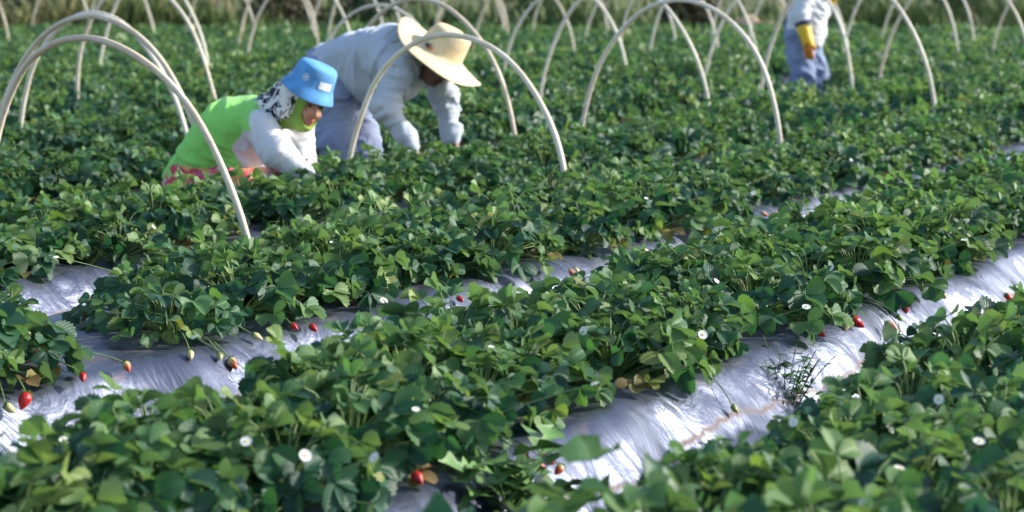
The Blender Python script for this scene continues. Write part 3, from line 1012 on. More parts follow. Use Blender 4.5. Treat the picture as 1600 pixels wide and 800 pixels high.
def bush(x, y, rx, h, label, cols, n=1500, seed=1):
    rng = np.random.default_rng(seed)
    zb = 0.75 * float(smooth01(np.array((y - 41) / 14)))
    e = empty('bush', (x, y, zb)); tag(e, label, 'bush', 'bushes on the bank behind the field')
    d = rng.normal(0, 1, (n, 3)); d /= np.linalg.norm(d, axis=1)[:, None]
    d[:, 2] = np.abs(d[:, 2])
    lump = np.array([0.75 + 0.5 * mnoise.noise((v[0] * 2 + seed, v[1] * 2, v[2] * 2)) for v in d])
    r = rng.uniform(0.3, 1, n) ** 0.5 * lump
    P = d * r[:, None] * np.array([rx, rx * 0.8, h]) + np.array([0, 0, 0.08])
    t1 = rng.normal(0, 1, (n, 3)); t1 /= np.linalg.norm(t1, axis=1)[:, None]
    t2 = np.cross(t1, rng.normal(0, 1, (n, 3))); t2 /= np.linalg.norm(t2, axis=1)[:, None]
    s = rng.uniform(0.05, 0.11, n)[:, None]
    Vx = np.stack([P - t1 * s, P - t2 * s * .5, P + t1 * s, P + t2 * s * .5], 1).reshape(-1, 3)
    F = np.arange(n * 4).reshape(-1, 4)
    obj('crown', mesh('crown', Vx, F, cols, smooth=False), e)
    mb = MB()
    for i in range(7):
        a = i * 0.9; tip = np.array([math.cos(a) * rx * .6, math.sin(a) * rx * .5, h * .7])
        tt = np.linspace(0, 1, 6)[:, None]
        tv, tf, tu = tube(tt * tip + np.sin(tt * PI) * np.array([0, 0, .12 * h]), np.linspace(.03, .008, 6), 5, False); mb.add(tv, tf, tu)
    obj('trunk', mb.build('trunk', plain('bush_bark', (0.13, 0.09, 0.06), .9)), e)


M_BG = [plain('bush_dark', (0.035, 0.055, 0.022), .7, var=(6, .5)), plain('bush_brown', (0.085, 0.075, 0.038), .8, var=(6, .5)), plain('bush_green', (0.07, 0.12, 0.03), .7, var=(6, .5))]
bush(-9.3, 41, 1.3, 1.9, 'dark leafless looking bush at the far left of the bank', M_BG[0], seed=1)
bush(-7.0, 42, 1.2, 1.6, 'brown dry bush right of the dark one at the far left', M_BG[1], seed=2)
bush(-4.7, 41.5, 1.3, 1.7, 'reddish dry bush behind the hoop with the tan sleeve', M_BG[1], seed=3)
bush(-2.9, 42, 1.2, 1.6, 'dark green bush above the back of the bent picker', M_BG[0], seed=4)
bush(0.9, 43, 1.4, 1.5, 'brownish green bush behind the arch right of the straw hat', M_BG[2], seed=5)
bush(3.6, 41.5, 0.9, 1.6, 'dark brown bush beside the pale soil heap', M_BG[1], seed=6)
bush(6.8, 42, 1.4, 1.5, 'bright green bush on the bank right of the gloved worker', M_BG[2], seed=7)
bush(9.6, 42.5, 1.5, 1.8, 'green bush at the far right of the bank', M_BG[2], seed=8)


def soil_heap():
    n, m = 20, 28
    Vx = []
    for i in range(n):
        for j in range(m):
            r = i / (n - 1); a = j * 2 * PI / m
            rr = r * (1 + .2 * mnoise.noise((math.cos(a), math.sin(a), 3)))
            Vx.append((rr * 1.0 * math.cos(a), rr * .7 * math.sin(a), .6 * (1 - r * r) ** 1.2 * (1 + .5 * mnoise.noise((rr * 3 * math.cos(a), rr * 3 * math.sin(a), 1))) - .03))
    o = obj('soil_heap', mesh('soil_heap', np.array(Vx), grid_faces(n, m, True), plain('pale_soil', (0.42, 0.29, 0.19), .95, bump=(12, .8, .05), var=(5, .3))))
    o.location = (4.75, 39.6, 0)
    tag(o, 'low heap of pale sandy soil at the edge of the field', 'soil heap')


soil_heap()

# ------------------------------------------------------------------ people: one smooth surface per body or garment
def drape(Vx, F, amp, segs, body_axis, fa=13.0, fb=3.6, seed=0.0):
    """cloth folds: sharp ridges that run round a limb (SEGS: its bones) or across BODY_AXIS, pushed out along the surface"""
    nrm = np.zeros_like(Vx)
    fn = np.cross(Vx[F[:, 2]] - Vx[F[:, 0]], Vx[F[:, 3]] - Vx[F[:, 1]])
    for i in range(4): np.add.at(nrm, F[:, i], fn)
    nrm /= np.linalg.norm(nrm, axis=1)[:, None] + 1e-12
    A = np.repeat(np.array(body_axis, float)[None], len(Vx), 0)
    best = np.full(len(Vx), 0.12); along = np.zeros(len(Vx)); on = np.zeros(len(Vx))
    for a, b in segs:
        a, b = np.array(a, float), np.array(b, float); d = b - a; L = np.linalg.norm(d)
        t = np.clip(((Vx - a) @ d) / L ** 2, 0, 1); dist = np.linalg.norm(Vx - a - t[:, None] * d, axis=1)
        m = dist < best; best[m] = dist[m]; A[m] = d / L; on[m] = 1
    A /= np.linalg.norm(A, axis=1)[:, None]
    h = (Vx * A).sum(1); perp = Vx - A * h[:, None]
    out = np.empty(len(Vx))
    for i in range(len(Vx)):
        p = perp[i] * fb; q = h[i] * fa * (1.35 if on[i] else 1.0)
        w = mnoise.noise((p[0] * .8 + seed, p[1] * .8, h[i] * 4 + p[2] * .8)) * 1.3
        n = mnoise.noise((q + w * 1.2 + seed * 3, p[0] + p[1] + on[i] * 5, p[2] - p[1] + w * .5))
        n2 = mnoise.noise((q * 2.1 + seed, p[0] * 1.8 - p[2], p[1] * 1.8 + 9))
        g = 0.45 + 0.75 * max(0.0, min(1.0, 0.5 + 1.2 * mnoise.noise((Vx[i][0] * 5 + seed, Vx[i][1] * 5, Vx[i][2] * 5 + 4))))
        out[i] = g * ((1 - min(1, abs(n) * 2.6)) ** 1.6 - 0.25 + 0.35 * (1 - min(1, abs(n2) * 3)) ** 2)
    return Vx + nrm * (amp * out * np.where(on > 0, 1.0, 1.5))[:, None]


def bones(*chains):
    return [(c[i][0], c[i + 1][0]) for c in chains for i in range(len(c) - 1)]


class Field:
    def __init__(s, lo, hi, h):
        s.lo = np.array(lo, float); s.h = h
        s.n = np.ceil((np.array(hi) - s.lo) / h).astype(int) + 1
        s.D = np.full(s.n, 0.5, np.float32)

    def block(s, blo, bhi):
        a = np.clip(np.floor((blo - s.lo) / s.h).astype(int), 0, s.n); b = np.clip(np.ceil((bhi - s.lo) / s.h).astype(int) + 1, 0, s.n)
        ax = [s.lo[i] + s.h * np.arange(a[i], b[i]) for i in range(3)]
        sl = tuple(slice(a[i], b[i]) for i in range(3))
        return sl, np.stack(np.meshgrid(*ax, indexing='ij'), -1) if min(b - a) > 0 else None

    def mixin(s, sl, d, k, sub=False):
        o = s.D[sl]
        if sub: d = -d; s.D[sl] = np.maximum(o, d); return
        hh = np.maximum(k - np.abs(o - d), 0) / k
        s.D[sl] = np.minimum(o, d) - hh * hh * k * 0.25

    def cone(s, a, b, ra, rb, k=0.03, flat=1.0, axis=(0, 1, 0), grow=0.0):
        a, b = np.array(a, float), np.array(b, float); ra += grow; rb += grow
        R = max(ra, rb) * max(1, flat) + k + 0.05
        sl, P = s.block(np.minimum(a, b) - R, np.maximum(a, b) + R)
        if P is None: return s
        n = np.array(axis, float); n /= np.linalg.norm(n)
        ab = b - a; L2 = float(ab @ ab) + 1e-12
        t = np.clip(((P - a) @ ab) / L2, 0, 1)
        dv = P - a - t[..., None] * ab
        if flat != 1.0:
            c = dv @ n; dv = dv - n * (c * (1 - 1 / flat))[..., None]
        s.mixin(sl, np.sqrt((dv ** 2).sum(-1)) - (ra + t * (rb - ra)), k)
        return s

    def ell(s, c, r, R=np.eye(3), k=0.02, grow=0.0, sub=False):
        r = np.array(r, float) + grow
        c = np.array(c, float)
        q = max(r) + k + 0.05
        sl, P = s.block(c - q, c + q)
        if P is None: return s
        L = (P - c) @ R
        k0 = np.sqrt(((L / r) ** 2).sum(-1)); k1 = np.sqrt(((L / r ** 2) ** 2).sum(-1)) + 1e-9
        s.mixin(sl, k0 * (k0 - 1) / k1, k, sub)
        return s

    def grid(s):
        return np.stack(np.meshgrid(*[s.lo[i] + s.h * np.arange(s.n[i]) for i in range(3)], indexing='ij'), -1)

    def cut(s, p, n):                                     # keep the side n points to
        G = s.grid(); n = np.array(n, float); n /= np.linalg.norm(n)
        s.D = np.maximum(s.D, -((G - np.array(p)) @ n)).astype(np.float32); return s

    def folds(s, fn):
        s.D = s.D + fn(s.grid()).astype(np.float32); return s

    def nets(s):
        D = s.D; ins = D < 0
        cs = np.zeros(tuple(x - 1 for x in s.n) + (3,), np.float32); cc = np.zeros(tuple(x - 1 for x in s.n), np.float32)
        n = s.n
        for ax in range(3):
            a = [slice(None)] * 3; b = [slice(None)] * 3
            a[ax] = slice(0, -1); b[ax] = slice(1, None)
            da, db = D[tuple(a)], D[tuple(b)]
            cr = (da < 0) != (db < 0)
            I = np.argwhere(cr)
            if len(I) == 0: continue
            va = da[cr]; vb = db[cr]; t = va / (va - vb)
            pos = I.astype(np.float32); pos[:, ax] += t
            o1, o2 = [x for x in range(3) if x != ax]
            for s1 in (0, -1):
                for s2 in (0, -1):
                    c = I.copy(); c[:, o1] += s1; c[:, o2] += s2
                    ok = (c >= 0).all(1) & (c < n - 1).all(1)
                    np.add.at(cs, tuple(c[ok].T), pos[ok]); np.add.at(cc, tuple(c[ok].T), 1)
        act = cc > 0
        idx = np.full(cc.shape, -1, np.int64); idx[act] = np.arange(act.sum())
        Vx = cs[act] / cc[act][:, None] * s.h + s.lo
        Fs = []
        for ax in range(3):
            a = [slice(None)] * 3; b = [slice(None)] * 3
            a[ax] = slice(0, -1); b[ax] = slice(1, None)
            ia, ib = ins[tuple(a)], ins[tuple(b)]
            o1, o2 = (ax + 1) % 3, (ax + 2) % 3
            for cond, flip in ((ia & ~ib, False), (~ia & ib, True)):
                I = np.argwhere(cond)
                I = I[(I[:, o1] > 0) & (I[:, o2] > 0) & (I[:, o1] < n[o1] - 1) & (I[:, o2] < n[o2] - 1)]
                if len(I) == 0: continue
                q = []
                for s1, s2 in ((0, 0), (-1, 0), (-1, -1), (0, -1)):
                    c = I.copy(); c[:, o1] += s1; c[:, o2] += s2
                    q.append(idx[tuple(c.T)])
                q = np.stack(q, 1)
                Fs.append(q[:, ::-1] if flip else q)
        F = np.concatenate(Fs)
        for _ in range(2):                                # light smoothing
            acc = np.zeros_like(Vx); cn = np.zeros(len(Vx))
            for i in range(4):
                for j in (1, 3):
                    np.add.at(acc, F[:, i], Vx[F[:, (i + j) % 4]]); np.add.at(cn, F[:, i], 1)
            Vx = Vx * 0.5 + 0.5 * acc / np.maximum(cn, 1)[:, None]
        return Vx, F

    def build(s, name, mats, parent, zone=None, folds=None):
        Vx, F = s.nets()
        if folds: Vx = drape(Vx, F, *folds)
        mi = None
        if zone is not None:
            mi = zone(Vx[F].mean(1))
        return obj(name, mesh(name, Vx, F, mats, True, mat_idx=mi), parent)


def rotm(yaw=0, pitch=0, roll=0):
    """columns: face direction, left, up of a head; pitch > 0 looks down"""
    return np.array(Matrix.Rotation(yaw, 3, 'Z') @ Matrix.Rotation(pitch, 3, 'Y') @ Matrix.Rotation(roll, 3, 'X'))


def head_frame(face, up, yaw):
    """head axes from world directions, expressed in a body turned by yaw degrees"""
    up = np.array(up, float); up /= np.linalg.norm(up)
    f = np.array(face, float); f -= up * (f @ up); f /= np.linalg.norm(f)
    c, s_ = math.cos(math.radians(yaw)), math.sin(math.radians(yaw))
    T = np.array([[c, s_, 0], [-s_, c, 0], [0, 0, 1]])
    return T @ np.stack([f, np.cross(up, f), up], 1)


def head_into(F, c, R, grow=0.0, face=True):
    c = np.array(c); X = lambda x, y, z: c + R @ np.array([x, y, z])
    F.ell(X(-0.012, 0, 0.035), (0.098, 0.076, 0.088), R, 0.02, grow)
    F.ell(X(0.028, 0, -0.035), (0.064, 0.058, 0.078), R, 0.03, grow)
    F.ell(X(0.052, 0, -0.088), (0.030, 0.030, 0.022), R, 0.025, grow)
    if face:
        F.ell(X(0.078, 0.034, -0.022), (0.018, 0.022, 0.018), R, 0.02); F.ell(X(0.078, -0.034, -0.022), (0.018, 0.022, 0.018), R, 0.02)
        F.ell(X(0.086, 0.032, 0.012), (0.010, 0.018, 0.009), R, 0.01, sub=True); F.ell(X(0.086, -0.032, 0.012), (0.010, 0.018, 0.009), R, 0.01, sub=True)
        F.cone(X(0.090, 0, 0.018), X(0.106, 0, -0.022), 0.008, 0.013, 0.012)
        F.ell(X(0.096, 0.012, -0.026), (0.010, 0.009, 0.008), R, 0.008); F.ell(X(0.096, -0.012, -0.026), (0.010, 0.009, 0.008), R, 0.008)
        F.ell(X(0.090, 0, -0.052), (0.010, 0.022, 0.007), R, 0.006); F.ell(X(0.088, 0, -0.064), (0.010, 0.018, 0.007), R, 0.006)
        for sy in (1, -1): F.ell(X(-0.005, sy * 0.078, -0.005), (0.018, 0.008, 0.03), R, 0.008)


def hand_into(F, wrist, d, palm_n, thumb_side, curl=0.5, g=0.0):
    """palm and five bent fingers; d along the hand, palm_n the palm's normal (fingers curl towards it)"""
    d = np.array(d, float); d /= np.linalg.norm(d)
    nrm = np.array(palm_n, float); nrm -= d * (nrm @ d); nrm /= np.linalg.norm(nrm)
    sd = np.cross(d, nrm) * thumb_side
    w = np.array(wrist, float)
    F.cone(w, w + d * 0.075, 0.024 + g, 0.030 + g, 0.02, 1.25, sd)
    for i, (o, L) in enumerate(((0.030, .072), (0.010, .080), (-0.010, .074), (-0.029, .058))):
        p = w + d * 0.082 + sd * o
        ang = curl * 0.4
        for seg in (0.45, 0.32, 0.26):
            dirv = d * math.cos(ang) + nrm * math.sin(ang) + sd * o * 1.5
            q = p + dirv * L * seg
            F.cone(p, q, 0.0095 + g, 0.0085 + g, 0.005); p = q; ang += curl
    p = w + d * 0.025 + sd * 0.026; q = p + (d * .6 + sd * .65 + nrm * .35) * .036; r = q + (d * .85 + sd * .15 + nrm * .4) * .032
    F.cone(p, q, 0.013 + g, 0.011 + g, 0.012); F.cone(q, r, 0.010 + g, 0.009 + g, 0.006)


def limb(F, pts, k=0.04, grow=0.0):
    for (a, ra), (b, rb) in zip(pts[:-1], pts[1:]):
        F.cone(a, b, ra, rb, k, grow=grow)


def wrinkle(freq, amp, d1, d2, seed=0.0):
    d1, d2 = np.array(d1, float), np.array(d2, float)
    def fn(G):
        a = G @ d1; b = G @ d2
        w = np.sin(freq * a + 2.2 * np.sin(freq * 0.45 * b + seed) + 1.3 * np.sin(freq * 0.8 * a * 0.4 + b * 9 + seed))
        m = 0.5 + 0.5 * np.sin(b * 9 + a * 6 + seed)
        crease = -(1 - np.abs(w)) ** 4
        return -amp * (1.3 * crease * (0.35 + m) + 0.4 * np.sin(freq * 0.4 * (a + 0.4 * b) + seed) * np.sin(freq * 0.3 * b + 1 + seed))
    return fn


SKIN = plain('skin_tan', (0.42, 0.20, 0.13), 0.5, bump=(160, .15, .002), var=(20, .12))
SKIN_D = plain('skin_brown', (0.13, 0.06, 0.04), 0.5, bump=(160, .15, .002), var=(20, .12))
LIPS = plain('lips', (0.40, 0.12, 0.10), 0.4)
EYE = plain('eye_dark', (0.03, 0.02, 0.015), 0.2)


def cloth(name, c, rough=0.9, v=0.08, stretch=(1, 1, 1), deep=1.0):
    m = plain(name, c, rough, var=(9, v), sheen=0.15)
    nt = m.node_tree; L = nt.links
    tc = N(nt, 'ShaderNodeTexCoord'); mp = N(nt, 'ShaderNodeMapping'); mp.inputs['Scale'].default_value = stretch
    L.new(tc.outputs['Object'], mp.inputs[0])
    a = N(nt, 'ShaderNodeTexNoise', i_Scale=4.5, i_Detail=1.0, i_Roughness=0.4, i_Distortion=0.9); L.new(mp.outputs[0], a.inputs['Vector'])
    ridge = math_n(nt, 'ABSOLUTE', math_n(nt, 'SUBTRACT', a.outputs[0], 0.5))
    w = N(nt, 'ShaderNodeTexNoise', i_Scale=120.0, i_Detail=3.0); L.new(tc.outputs['Object'], w.inputs['Vector'])
    h = math_n(nt, 'ADD', math_n(nt, 'MULTIPLY', ridge, 4.0), math_n(nt, 'MULTIPLY', w.outputs[0], 0.10))
    bp = N(nt, 'ShaderNodeBump', i_Strength=0.8, i_Distance=0.028 * deep); L.new(h, bp.inputs['Height'])
    b = [n for n in nt.nodes if n.type == 'BSDF_PRINCIPLED'][0]
    L.new(bp.outputs[0], b.inputs['Normal'])
    return m


def eyes(parent, c, R):
    for sy in (1, -1):
        v, f = bump_ball(0.0090, 0.75, 12)
        o = obj('eye', mesh('eye', v + np.array(c) + R @ np.array([0.0765, sy * 0.032, 0.012]), f, EYE), parent)


def person_empty(px, Y, yaw, label):
    X = (px - 800) / 3200.0 * Y
    e = empty('person', (X, Y, 0.0), yaw)
    tag(e, label, 'person', 'field workers')
    if 'bent' in label: e.scale = (1.03, 1.03, 1.03)
    return e


# ---- crouching picker: lime shirt, blue sun hat
def crouching_picker():
    e = person_empty(330, 10.0, math.radians(-30), 'crouching picker in lime and white shirt, blue sun hat and zebra print scarf')
    hips, w1, w2, sh = (-.09, 0, .33), (.01, 0, .49), (.15, 0, .605), (.335, 0, .675)
    hc = np.array([.565, -.02, .755]); R = head_frame((.66, -.70, -.26), (.40, -.06, .91), -30)

    def torso(F, g=0.0):
        F.cone(hips, w1, .155, .135, .05, 1.18, grow=g); F.cone(w1, w2, .135, .14, .05, 1.2, grow=g); F.cone(w2, sh, .14, .095, .05, 1.5, grow=g)

    arms = {}
    for sy in (1, -1):
        arms[sy] = [((.41, sy * .155, .645), .060), ((.535 if sy < 0 else .40, sy * (.20 if sy < 0 else .15), .535 if sy < 0 else .44), .045), ((.665 if sy < 0 else .50, -.15 if sy < 0 else .05, .425 if sy < 0 else .36), .034)]
    legs = {sy: [((-.08, sy * .10, .30), .105), ((.30, sy * .17, .36), .075), ((.06, sy * .14, .08), .048)] for sy in (1, -1)}
    B = Field((-.32, -.42, -.02), (.92, .42, .95), .0065)
    torso(B)
    B.cone((.33, 0, .70), hc + R @ np.array([-.02, 0, -.06]), .06, .055, .03)
    head_into(B, hc, R)
    for sy in (1, -1):
        limb(B, arms[sy]); limb(B, legs[sy])
        B.cone((.05, sy * .14, .06), (.20, sy * .16, .035), .045, .038, .03)
        hand_into(B, (.675 if sy < 0 else .51, -.148 if sy < 0 else .045, .415 if sy < 0 else .35), (.8, -.1 * sy, -.45), (-.4, 0, -.8), sy, .35)
    inv = lambda P: (P - hc) @ R
    def zone(P):
        L = inv(P); return ((np.abs(L[:, 1]) < .022) & (np.abs(L[:, 2] + .058) < .013) & (L[:, 0] > .085)).astype(int)
    B.build('body', [SKIN, LIPS], e, zone)
    eyes(e, hc, R)
    # shirt
    S = Field((-.36, -.45, .2), (.80, .45, .90), .0075)
    torso(S, .016)
    S.cone((.31, 0, .55), (.22, 0, .45), .105, .12, .06, 1.2)
    for sy in (1, -1): limb(S, [(p, r + .014 + (.006 if i == 1 else 0)) for i, (p, r) in enumerate(arms[sy])], .05)
    S.cut((-.26, 0, .375), (.05, 0, 1)); S.cut((.375, 0, .70), (-.75, 0, -.66) if False else (-.6, 0, -.25))
    # the neckline cut above would remove the sleeves too, so they are put back
    for sy in (1, -1): limb(S, [(p, r + .014 + (.006 if i == 1 else 0)) for i, (p, r) in enumerate(arms[sy])], .05)
    def szone(P):
        arm = np.zeros(len(P), bool)
        for sy in (1, -1):
            a, b, c = [np.array(p[0]) for p in arms[sy]]
            for u, v in ((a, b), (b, c)):
                t = np.clip(((P - u) @ (v - u)) / ((v - u) @ (v - u)), 0.0, 1)
                arm |= np.linalg.norm(P - u - t[:, None] * (v - u), axis=1) < .086
        panel = (P[:, 0] > .25 + .9 * np.maximum(0, P[:, 2] - .55) + .5 * np.maximum(0, .5 - P[:, 2])) & (P[:, 2] < .63)
        return (arm | panel).astype(int)
    S.build('shirt', [cloth('lime_cloth', (0.27, 0.70, 0.14), .9, .06, (1.8, .5, 1.4), .25), cloth('white_cloth', (0.66, 0.66, 0.70), .9, .02, (2.0, .6, 1.0), .25)], e, szone, (.011, bones(arms[1], arms[-1]), (.75, 0, .66), 13, 3.6, 1.0))
    # floral trousers
    T = Field((-.36, -.36, 0.0), (.5, .36, .5), .009)
    T.cone(hips, w1, .155, .135, .05, 1.18, grow=.008)
    for sy in (1, -1): limb(T, [(p, r + .018) for p, r in legs[sy]], .05)
    T.cut((-.2, 0, .44), (0, 0, -1)); T.cut((0, 0, .10), (0, 0, 1))
    T.build('trousers', [floral_material()], e, None, (.012, bones(legs[1], legs[-1]), (.3, .3, .9), 12, 4, 2.0))
    for sy in (1, -1):
        K = Field((-.08, sy * .15 - .09, -.01), (.33, sy * .15 + .09, .2), .007)
        K.cone((.05, sy * .14, .06), (.21, sy * .16, .035), .055, .046, .03); K.cone((.05, sy * .14, .06), (.06, sy * .14, .14), .055, .058, .03)
        K.cut((0, 0, 0), (0, 0, 1)); K.build('boot', [plain('boot_rubber', (.05, .045, .04), .5)], e)
    # lime face cover with the face left open
    C = Field(hc - .2, hc + .2, .005)
    head_into(C, hc, R, .012, False)
    C.cone((.36, 0, .71), hc + R @ np.array([-.02, 0, -.07]), .085, .07, .03)
    C.ell(hc + R @ np.array([.10, 0, -.012]), (.085, .060, .078), R, .01, sub=True)
    C.build('face_cover', [cloth('lime_face_cloth', (0.20, 0.34, 0.045))], e)
    # zebra print scarf from the hat down to the shoulders
    Z = Field(hc - .33, hc + .33, .0065)
    X = lambda x, y, z: hc + R @ np.array([x, y, z])
    Z.ell(X(-.035, 0, .045), (.105, .102, .075), R, .02); Z.cone(X(-.08, 0, .04), X(-.16, -.03, .0), .06, .035, .03, 1.4, R[:, 1])
    Z.cone(X(-.05, 0, .03), X(-.13, 0, -.01), .09, .05, .04, 1.3, R[:, 1])
    Z.cone((.36, 0, .715), X(-.06, 0, -.04), .095, .085, .04, 1.25)
    Z.cone(X(-.02, -.09, .03), X(-.01, -.095, -.075), .035, .028, .03)
    Z.cone(X(-.02, .09, .03), X(-.01, .095, -.075), .035, .028, .03)
    Z.ell(X(.11, 0, -.03), (.085, .105, .12), R, .01, sub=True)
    Z.folds(wrinkle(70, .007, (.2, .5, .8), (.9, .1, -.3), 4.0))
    Z.build('scarf', [zebra_material()], e)
    # hat
    blue = plain('blue_canvas', (0.11, 0.33, 0.66), .85, bump=(120, .3, .003), var=(14, .25))
    n = 48
    prof = [(.002, .155), (.05, .154), (.088, .147), (.097, .135), (.103, .10), (.110, .055), (.115, .044), (.127, .026), (.138, .004), (.139, .001), (.125, .018), (.112, .034), (.106, .05), (.09, .13), (.002, .142)]
    v, f = lathe(prof, n)
    ang = np.arctan2(v[:, 1], v[:, 0]); rr = np.hypot(v[:, 0], v[:, 1])
    droop = np.clip((rr - .115) / .035, 0, 1)
    v[:, 2] += droop * (-.004 + .005 * np.sin(3 * ang + 1) - .008 * np.cos(ang)) + (rr < .115) * (rr > .03) * .003 * np.sin(2 * ang + v[:, 2] * 30)
    hat = obj('sun_hat', mesh('sun_hat', v, f[:, ::-1], [blue, zebra_material()], mat_idx=(np.arange(len(f)) // n > 8).astype(int)), e)
    M = Matrix(R.tolist()).to_4x4(); M.translation = Vector(hc + R @ np.array([-.014, 0, .050]))
    hat.matrix_local = M @ Matrix.Rotation(math.radians(4), 4, 'Y')
    # pale lining under the brim
    wv = plain('patch_white', (.80, .82, .84), .7)
    # emblem: ring with a dot, and a white patch on the front, laid on the crown's cone
    def on_crown(a, z, off=.0022): 
        rad = .103 + (.10 - z) * .155 + off
        return np.array([rad * math.cos(a), rad * math.sin(a), z])
    def ringmesh(a0, z0, r1, r2):
        pts = []
        for r in (r1, r2):
            for i in range(24):
                t = i * 2 * PI / 24
                pts.append(on_crown(a0 + r * math.cos(t) / .105, z0 + r * math.sin(t)))
        pts = np.array(pts); f = [(i, (i + 1) % 24, 24 + (i + 1) % 24, 24 + i) for i in range(24)]
        return pts, np.array(f)
    mb = MB()
    for r1, r2 in ((.0165, .0125), (.0075, .0004)):
        p_, f_ = ringmesh(math.radians(-62), .087, r1, r2); mb.add(p_, f_)
    em = obj('emblem', mb.build('emblem', wv), hat)
    aa = np.radians(np.linspace(-22, 16, 10)); zz = np.linspace(.062, .098, 4)
    pts = np.array([on_crown(a, z, .0025) for a in aa for z in zz])
    obj('front_patch', mesh('front_patch', pts, grid_faces(10, 4), wv), hat)


crouching_picker()


# ---- bent picker: pale blue shirt, straw hat
def bent_picker():
    e = person_empty(555, 11.42, math.radians(-30), 'picker bent double in pale blue shirt and jeans under a wide straw hat')
    hips, w1, w2, sh = (-.13, 0, .80), (.05, 0, .865), (.24, 0, .905), (.355, 0, .895)
    hc = np.array([.51, -.01, .862]); R = rotm(math.radians(4), math.radians(36), math.radians(-5))

    def torso(F, g=0.0):
        F.cone(hips, w1, .142, .125, .05, 1.18, grow=g); F.cone(w1, w2, .125, .132, .05, 1.2, grow=g); F.cone(w2, sh, .132, .09, .05, 1.5, grow=g)

    arms = {-1: [((.365, -.11, .86), .066), ((.395, -.18, .81), .056), ((.355, -.26, .645), .046), ((.46, -.20, .465), .032)],
            1: [((.365, .11, .86), .066), ((.40, .18, .81), .056), ((.42, .24, .655), .046), ((.48, .20, .47), .032)]}
    legs = {sy: [((-.13, sy * .09, .77), .115), ((-.05, sy * .12, .42), .074), ((.0, sy * .14, .08), .05)] for sy in (1, -1)}
    B = Field((-.36, -.40, -.02), (.75, .40, 1.12), .0065)
    torso(B)
    B.cone((.38, 0, .89), hc + R @ np.array([-.02, 0, -.06]), .062, .056, .03)
    head_into(B, hc, R)
    for sy in (1, -1):
        limb(B, arms[sy]); limb(B, legs[sy])
        B.cone((-.02, sy * .14, .06), (.15, sy * .16, .035), .045, .038, .03)
        w = np.array(arms[sy][-1][0])
        hand_into(B, w + [.004, 0, -.01], (.35, -.12 * sy, -.85), (-.6, -.5 * sy, -.3), sy, .4)
    def zone(P):
        L = (P - hc) @ R; return ((np.abs(L[:, 1]) < .022) & (np.abs(L[:, 2] + .058) < .013) & (L[:, 0] > .085)).astype(int)
    B.build('body', [SKIN_D, plain('lips_dark', (.16, .05, .04), .5)], e, zone)
    eyes(e, hc, R)
    S = Field((-.40, -.44, .40), (.62, .44, 1.12), .0075)
    torso(S, .018)
    S.cone((.12, 0, .755), (.29, 0, .765), .125, .115, .08, 1.1)
    S.cut((-.255, 0, .93), (.35, 0, .40))
    for sy in (1, -1): limb(S, [(p, r + (.009 if i == 3 else .013 if i == 2 else .014)) for i, (p, r) in enumerate(arms[sy])] + [(np.array(arms[sy][-1][0]) + [.010, 0, -.03], .034)], .08)
    S.build('shirt', [cloth('pale_blue_cloth', (0.46, 0.515, 0.61), .9, .08, (2.6, .45, .7), .3)], e, None, (.017, bones(arms[1], arms[-1]), (.9, 0, -.35), 12, 3.0, 3.0))
    T = Field((-.36, -.36, 0.0), (.30, .36, 1.05), .008)
    T.cone(hips, w1, .15, .135, .05, 1.18, grow=.01)
    for sy in (1, -1): limb(T, [(p, r + .022 + (.016 if i == 2 else 0)) for i, (p, r) in enumerate(legs[sy])], .05)
    T.cut((-.20, 0, .93), (-.35, 0, -.40)); T.cut((0, 0, .06), (0, 0, 1))
    T.build('jeans', [cloth('jeans_faded', (0.25, 0.30, 0.46), .9, .2, deep=.25)], e, None, (.016, bones(legs[1], legs[-1]), (.3, .3, .9), 10, 3.6, 5.0))
    for sy in (1, -1):
        K = Field((-.14, sy * .15 - .09, -.01), (.27, sy * .15 + .09, .2), .007)
        K.cone((-.02, sy * .14, .06), (.16, sy * .16, .035), .055, .046, .03); K.cone((-.02, sy * .14, .06), (-.01, sy * .14, .14), .055, .058, .03)
        K.cut((0, 0, 0), (0, 0, 1)); K.build('boot', [plain('boot_leather', (.07, .05, .04), .6)], e)
    C = Field((.26, -.2, .75), (.56, .2, 1.10), .006)
    X = lambda x, y, z: hc + R @ np.array([x, y, z])
    C.cone((.36, 0, .90), X(-.08, 0, -.02), .095, .075, .03, 1.2); C.ell((.375, -.01, .995), (.055, .07, .042), k=.03)
    C.ell(X(.09, 0, -.03), (.10, .09, .12), R, .01, sub=True)
    C.folds(wrinkle(60, .006, (.5, .5, .6), (.8, -.3, .2), 2.0))
    C.build('neck_cloth', [cloth('neck_cloth_white', (0.74, 0.76, 0.82))], e)
    n = 64
    prof = [(.002, .150), (.055, .150), (.094, .142), (.108, .125), (.116, .08), (.124, .03), (.132, .008), (.16, -.002), (.20, -.004), (.25, -.004), (.272, -.004),
            (.273, -.008), (.25, -.010), (.20, -.011), (.16, -.010), (.130, .0), (.118, .03), (.11, .075), (.10, .122), (.002, .142)]
    v, f = lathe(prof, n)
    ang = np.arctan2(v[:, 1], v[:, 0]); rr = np.hypot(v[:, 0], v[:, 1])
    dr = np.clip((rr - .13) / .14, 0, 1)
    v[:, 2] += dr ** 1.4 * (-.018 * np.abs(np.sin(ang)) ** 1.5 + .012 * np.cos(2 * ang) - .022 * np.cos(ang) + .007 * np.sin(4 * ang + .6))
    up = np.clip((v[:, 2] - .06) / .08, 0, 1) * (rr < .118)
    v[:, 2] += up * (.012 * np.cos(ang) * rr / .1); v[:, 1] *= 1 - .12 * up * (v[:, 0] > 0)
    uv = np.stack([(ang / (2 * PI)) + .5, rr * 3 + v[:, 2]], -1)
    hat = obj('straw_hat', mesh('straw_hat', v, f[:, ::-1], [straw_material()], uv=uv), e)
